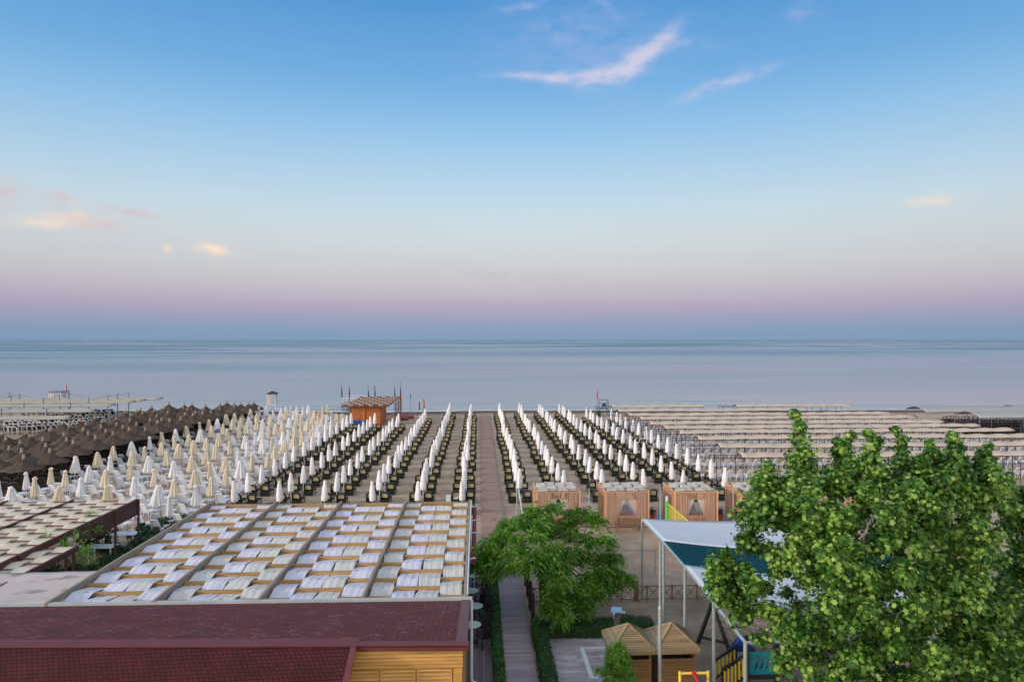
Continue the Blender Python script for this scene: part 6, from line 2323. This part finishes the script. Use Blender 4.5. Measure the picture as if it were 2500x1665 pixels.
me.materials.append(M['leaf_bead'])
o = bpy.data.objects.new('crown', me)
C.objects.link(o)
o.parent = t


def plane_tree(label, bx, by, dist, ell, spires, trunk_h, nclump, seed, leaf_n, leafsize=0.2):
    """crown given as ellipsoids (px, py, rx px, rz px, depth m) and thin upright shoots, all at about the tree's own distance"""
    r = random.Random(seed)
    t = thing('plane_tree', label, 'tree', (bx, by, 0), 'plane trees right')
    mb = MB()
    base = Vector((bx, by, 0))
    limb(mb, [base, base + Vector((0.05, 0, trunk_h * .5)), base + Vector((-0.05, 0.1, trunk_h))], 0.28, 0.2, 10)
    cen, rad, ks = [], [], []
    tot = sum(e[2] * e[3] for e in ell)
    sc = dist / FPX
    for (px, py, rx, rz, dp) in ell:
        n = max(2, int(nclump * rx * rz / tot))
        for i in range(n):
            while True:
                a, b_, c_ = r.uniform(-1, 1), r.uniform(-1, 1), r.uniform(-1, 1)
                q = a * a + b_ * b_ + c_ * c_
                if 0.12 < q < 1:
                    break
            d = dist + b_ * dp
            c = PD(px + a * rx, d, ZH(py + c_ * rz, d))
            if c.z < 1.2:
                continue
            cen.append(c)
            rad.append(r.uniform(0.22, 0.44))
            ks.append(int(leaf_n * r.uniform(0.6, 1.3)))
    for (px, py0, py1, dd, wd) in spires:
        d = dist + dd
        nseg = 7
        bot, top = PD(px, d, ZH(py1, d)), PD(px + r.uniform(-6, 6), d, ZH(py0, d))
        for i in range(nseg):
            f = i / (nseg - 1)
            cen.append(bot.lerp(top, f) + Vector((r.uniform(-.12, .12), r.uniform(-.12, .12), 0)))
            rad.append(wd * (1.3 - 0.85 * f))
            ks.append(int(leaf_n * 1.25 * (1.1 - 0.55 * f)))
    hub = base + Vector((-0.05, 0.1, trunk_h))
    # branches grow from node to node outwards from the fork
    order = sorted(range(len(cen)), key=lambda q: (cen[q] - hub).length)
    nodes = [(hub, 0)]
    parent_of = {}
    for q in order:
        c = cen[q]
        lh = (c - hub).length
        best = min(nodes, key=lambda nd: (nd[0] - c).length * 1.0 + 0.25 * nd[1] * 0.1 + (0.6 if (nd[0] - hub).length > lh else 0) + 0.15 * max(0, nd[0].z - c.z))
        nodes.append((c, best[1] + 1))
        rr = max(0.008, 0.085 * math.exp(-0.45 * best[1]))
        if best[1] == 0 and lh > 1.6:
            rr = 0.07
        a, b_ = best[0], c
        m_ = a.lerp(b_, 0.5) + Vector((r.uniform(-.08, .08), r.uniform(-.08, .08), r.uniform(0, .12)))
        limb(mb, [a, m_, b_], rr, max(0.006, 0.085 * math.exp(-0.45 * (best[1] + 1))), 5)
    mb.build('trunk', M['bark'], t)
    p, nn = clump_points(cen, rad, ks, 0.1, 0.9)
    leaves_mesh('crown', M['leaf_plane'], p, nn, leafsize * (0.55 + 0.8 * NR.rand(len(p))), LOBED, t, 0.35, 0.55)
    return t


pt = PD(2140, 17.0, 0)
ell = [(2110, 1245, 285, 90, 2.2), (2140, 1340, 290, 115, 2.8), (2150, 1480, 310, 115, 3.0), (2240, 1620, 310, 110, 3.0), (1905, 1210, 80, 70, 1.2), (1860, 1180, 40, 40, 0.6), (1845, 1310, 40, 40, 0.8), (1750, 1385, 50, 42, 0.5), (1800, 1440, 55, 60, 0.8), (1845, 1460, 50, 45, 1.0), (1875, 1525, 52, 45, 1.0), (1950, 1600, 55, 60, 1.2), (1850, 1245, 45, 45, .8), (2300, 1190, 110, 70, 1.4), (2385, 1200, 60, 60, 1.0), (1965, 1160, 45, 45, 0.6), (2060, 1165, 50, 35, .7), (2150, 1165, 60, 35, .8), (2210, 1165, 40, 35, .6), (2345, 1165, 50, 35, .6), (2420, 1175, 30, 35, .5), (2150, 1760, 420, 120, 3.0), (2370, 1320, 90, 80, 1.4), (2390, 1440, 90, 90, 1.6), (2380, 1560, 90, 90, 1.6), (1785, 1415, 38, 32, .6), (1880, 1250, 45, 50, .8)]
spires = [(1958, 1010, 1180, 0.2, 0.36), (2045, 1078, 1190, 0.6, 0.3), (2075, 1062, 1170, 0.3, 0.3), (2130, 1058, 1180, -0.4, 0.34), (2195, 1050, 1190, 0.5, 0.32), (2255, 1100, 1200, -0.2, 0.3), (2285, 1082, 1190, 0.3, 0.3), (2335, 1062, 1180, -0.3, 0.34), (2395, 1088, 1200, 0.4, 0.32), (2425, 1105, 1210, 0.0, 0.3), (1870, 1135, 1220, 0.1, 0.34), (1765, 1350, 1400, -0.2, 0.26)]
plane_tree('large leafy plane tree covering the shade sail and playground', pt.x, pt.y, 17.0, ell, spires, 4.2, 720, 5, 205, 0.096)
pt = PD(2560, 19.5, 0)
ell = [(2540, 1330, 120, 130, 1.8), (2530, 1480, 130, 130, 2.0), (2540, 1620, 140, 110, 2.0), (2470, 1240, 40, 60, 0.8), (2590, 1240, 80, 90, 1.2)]
plane_tree('second plane tree, cut off by the right edge of the photo', pt.x, pt.y, 19.5, ell, [(2455, 1160, 1240, 0.0, 0.3), (2500, 1190, 1260, 0.2, 0.3)], 3.8, 270, 9, 200, 0.096)
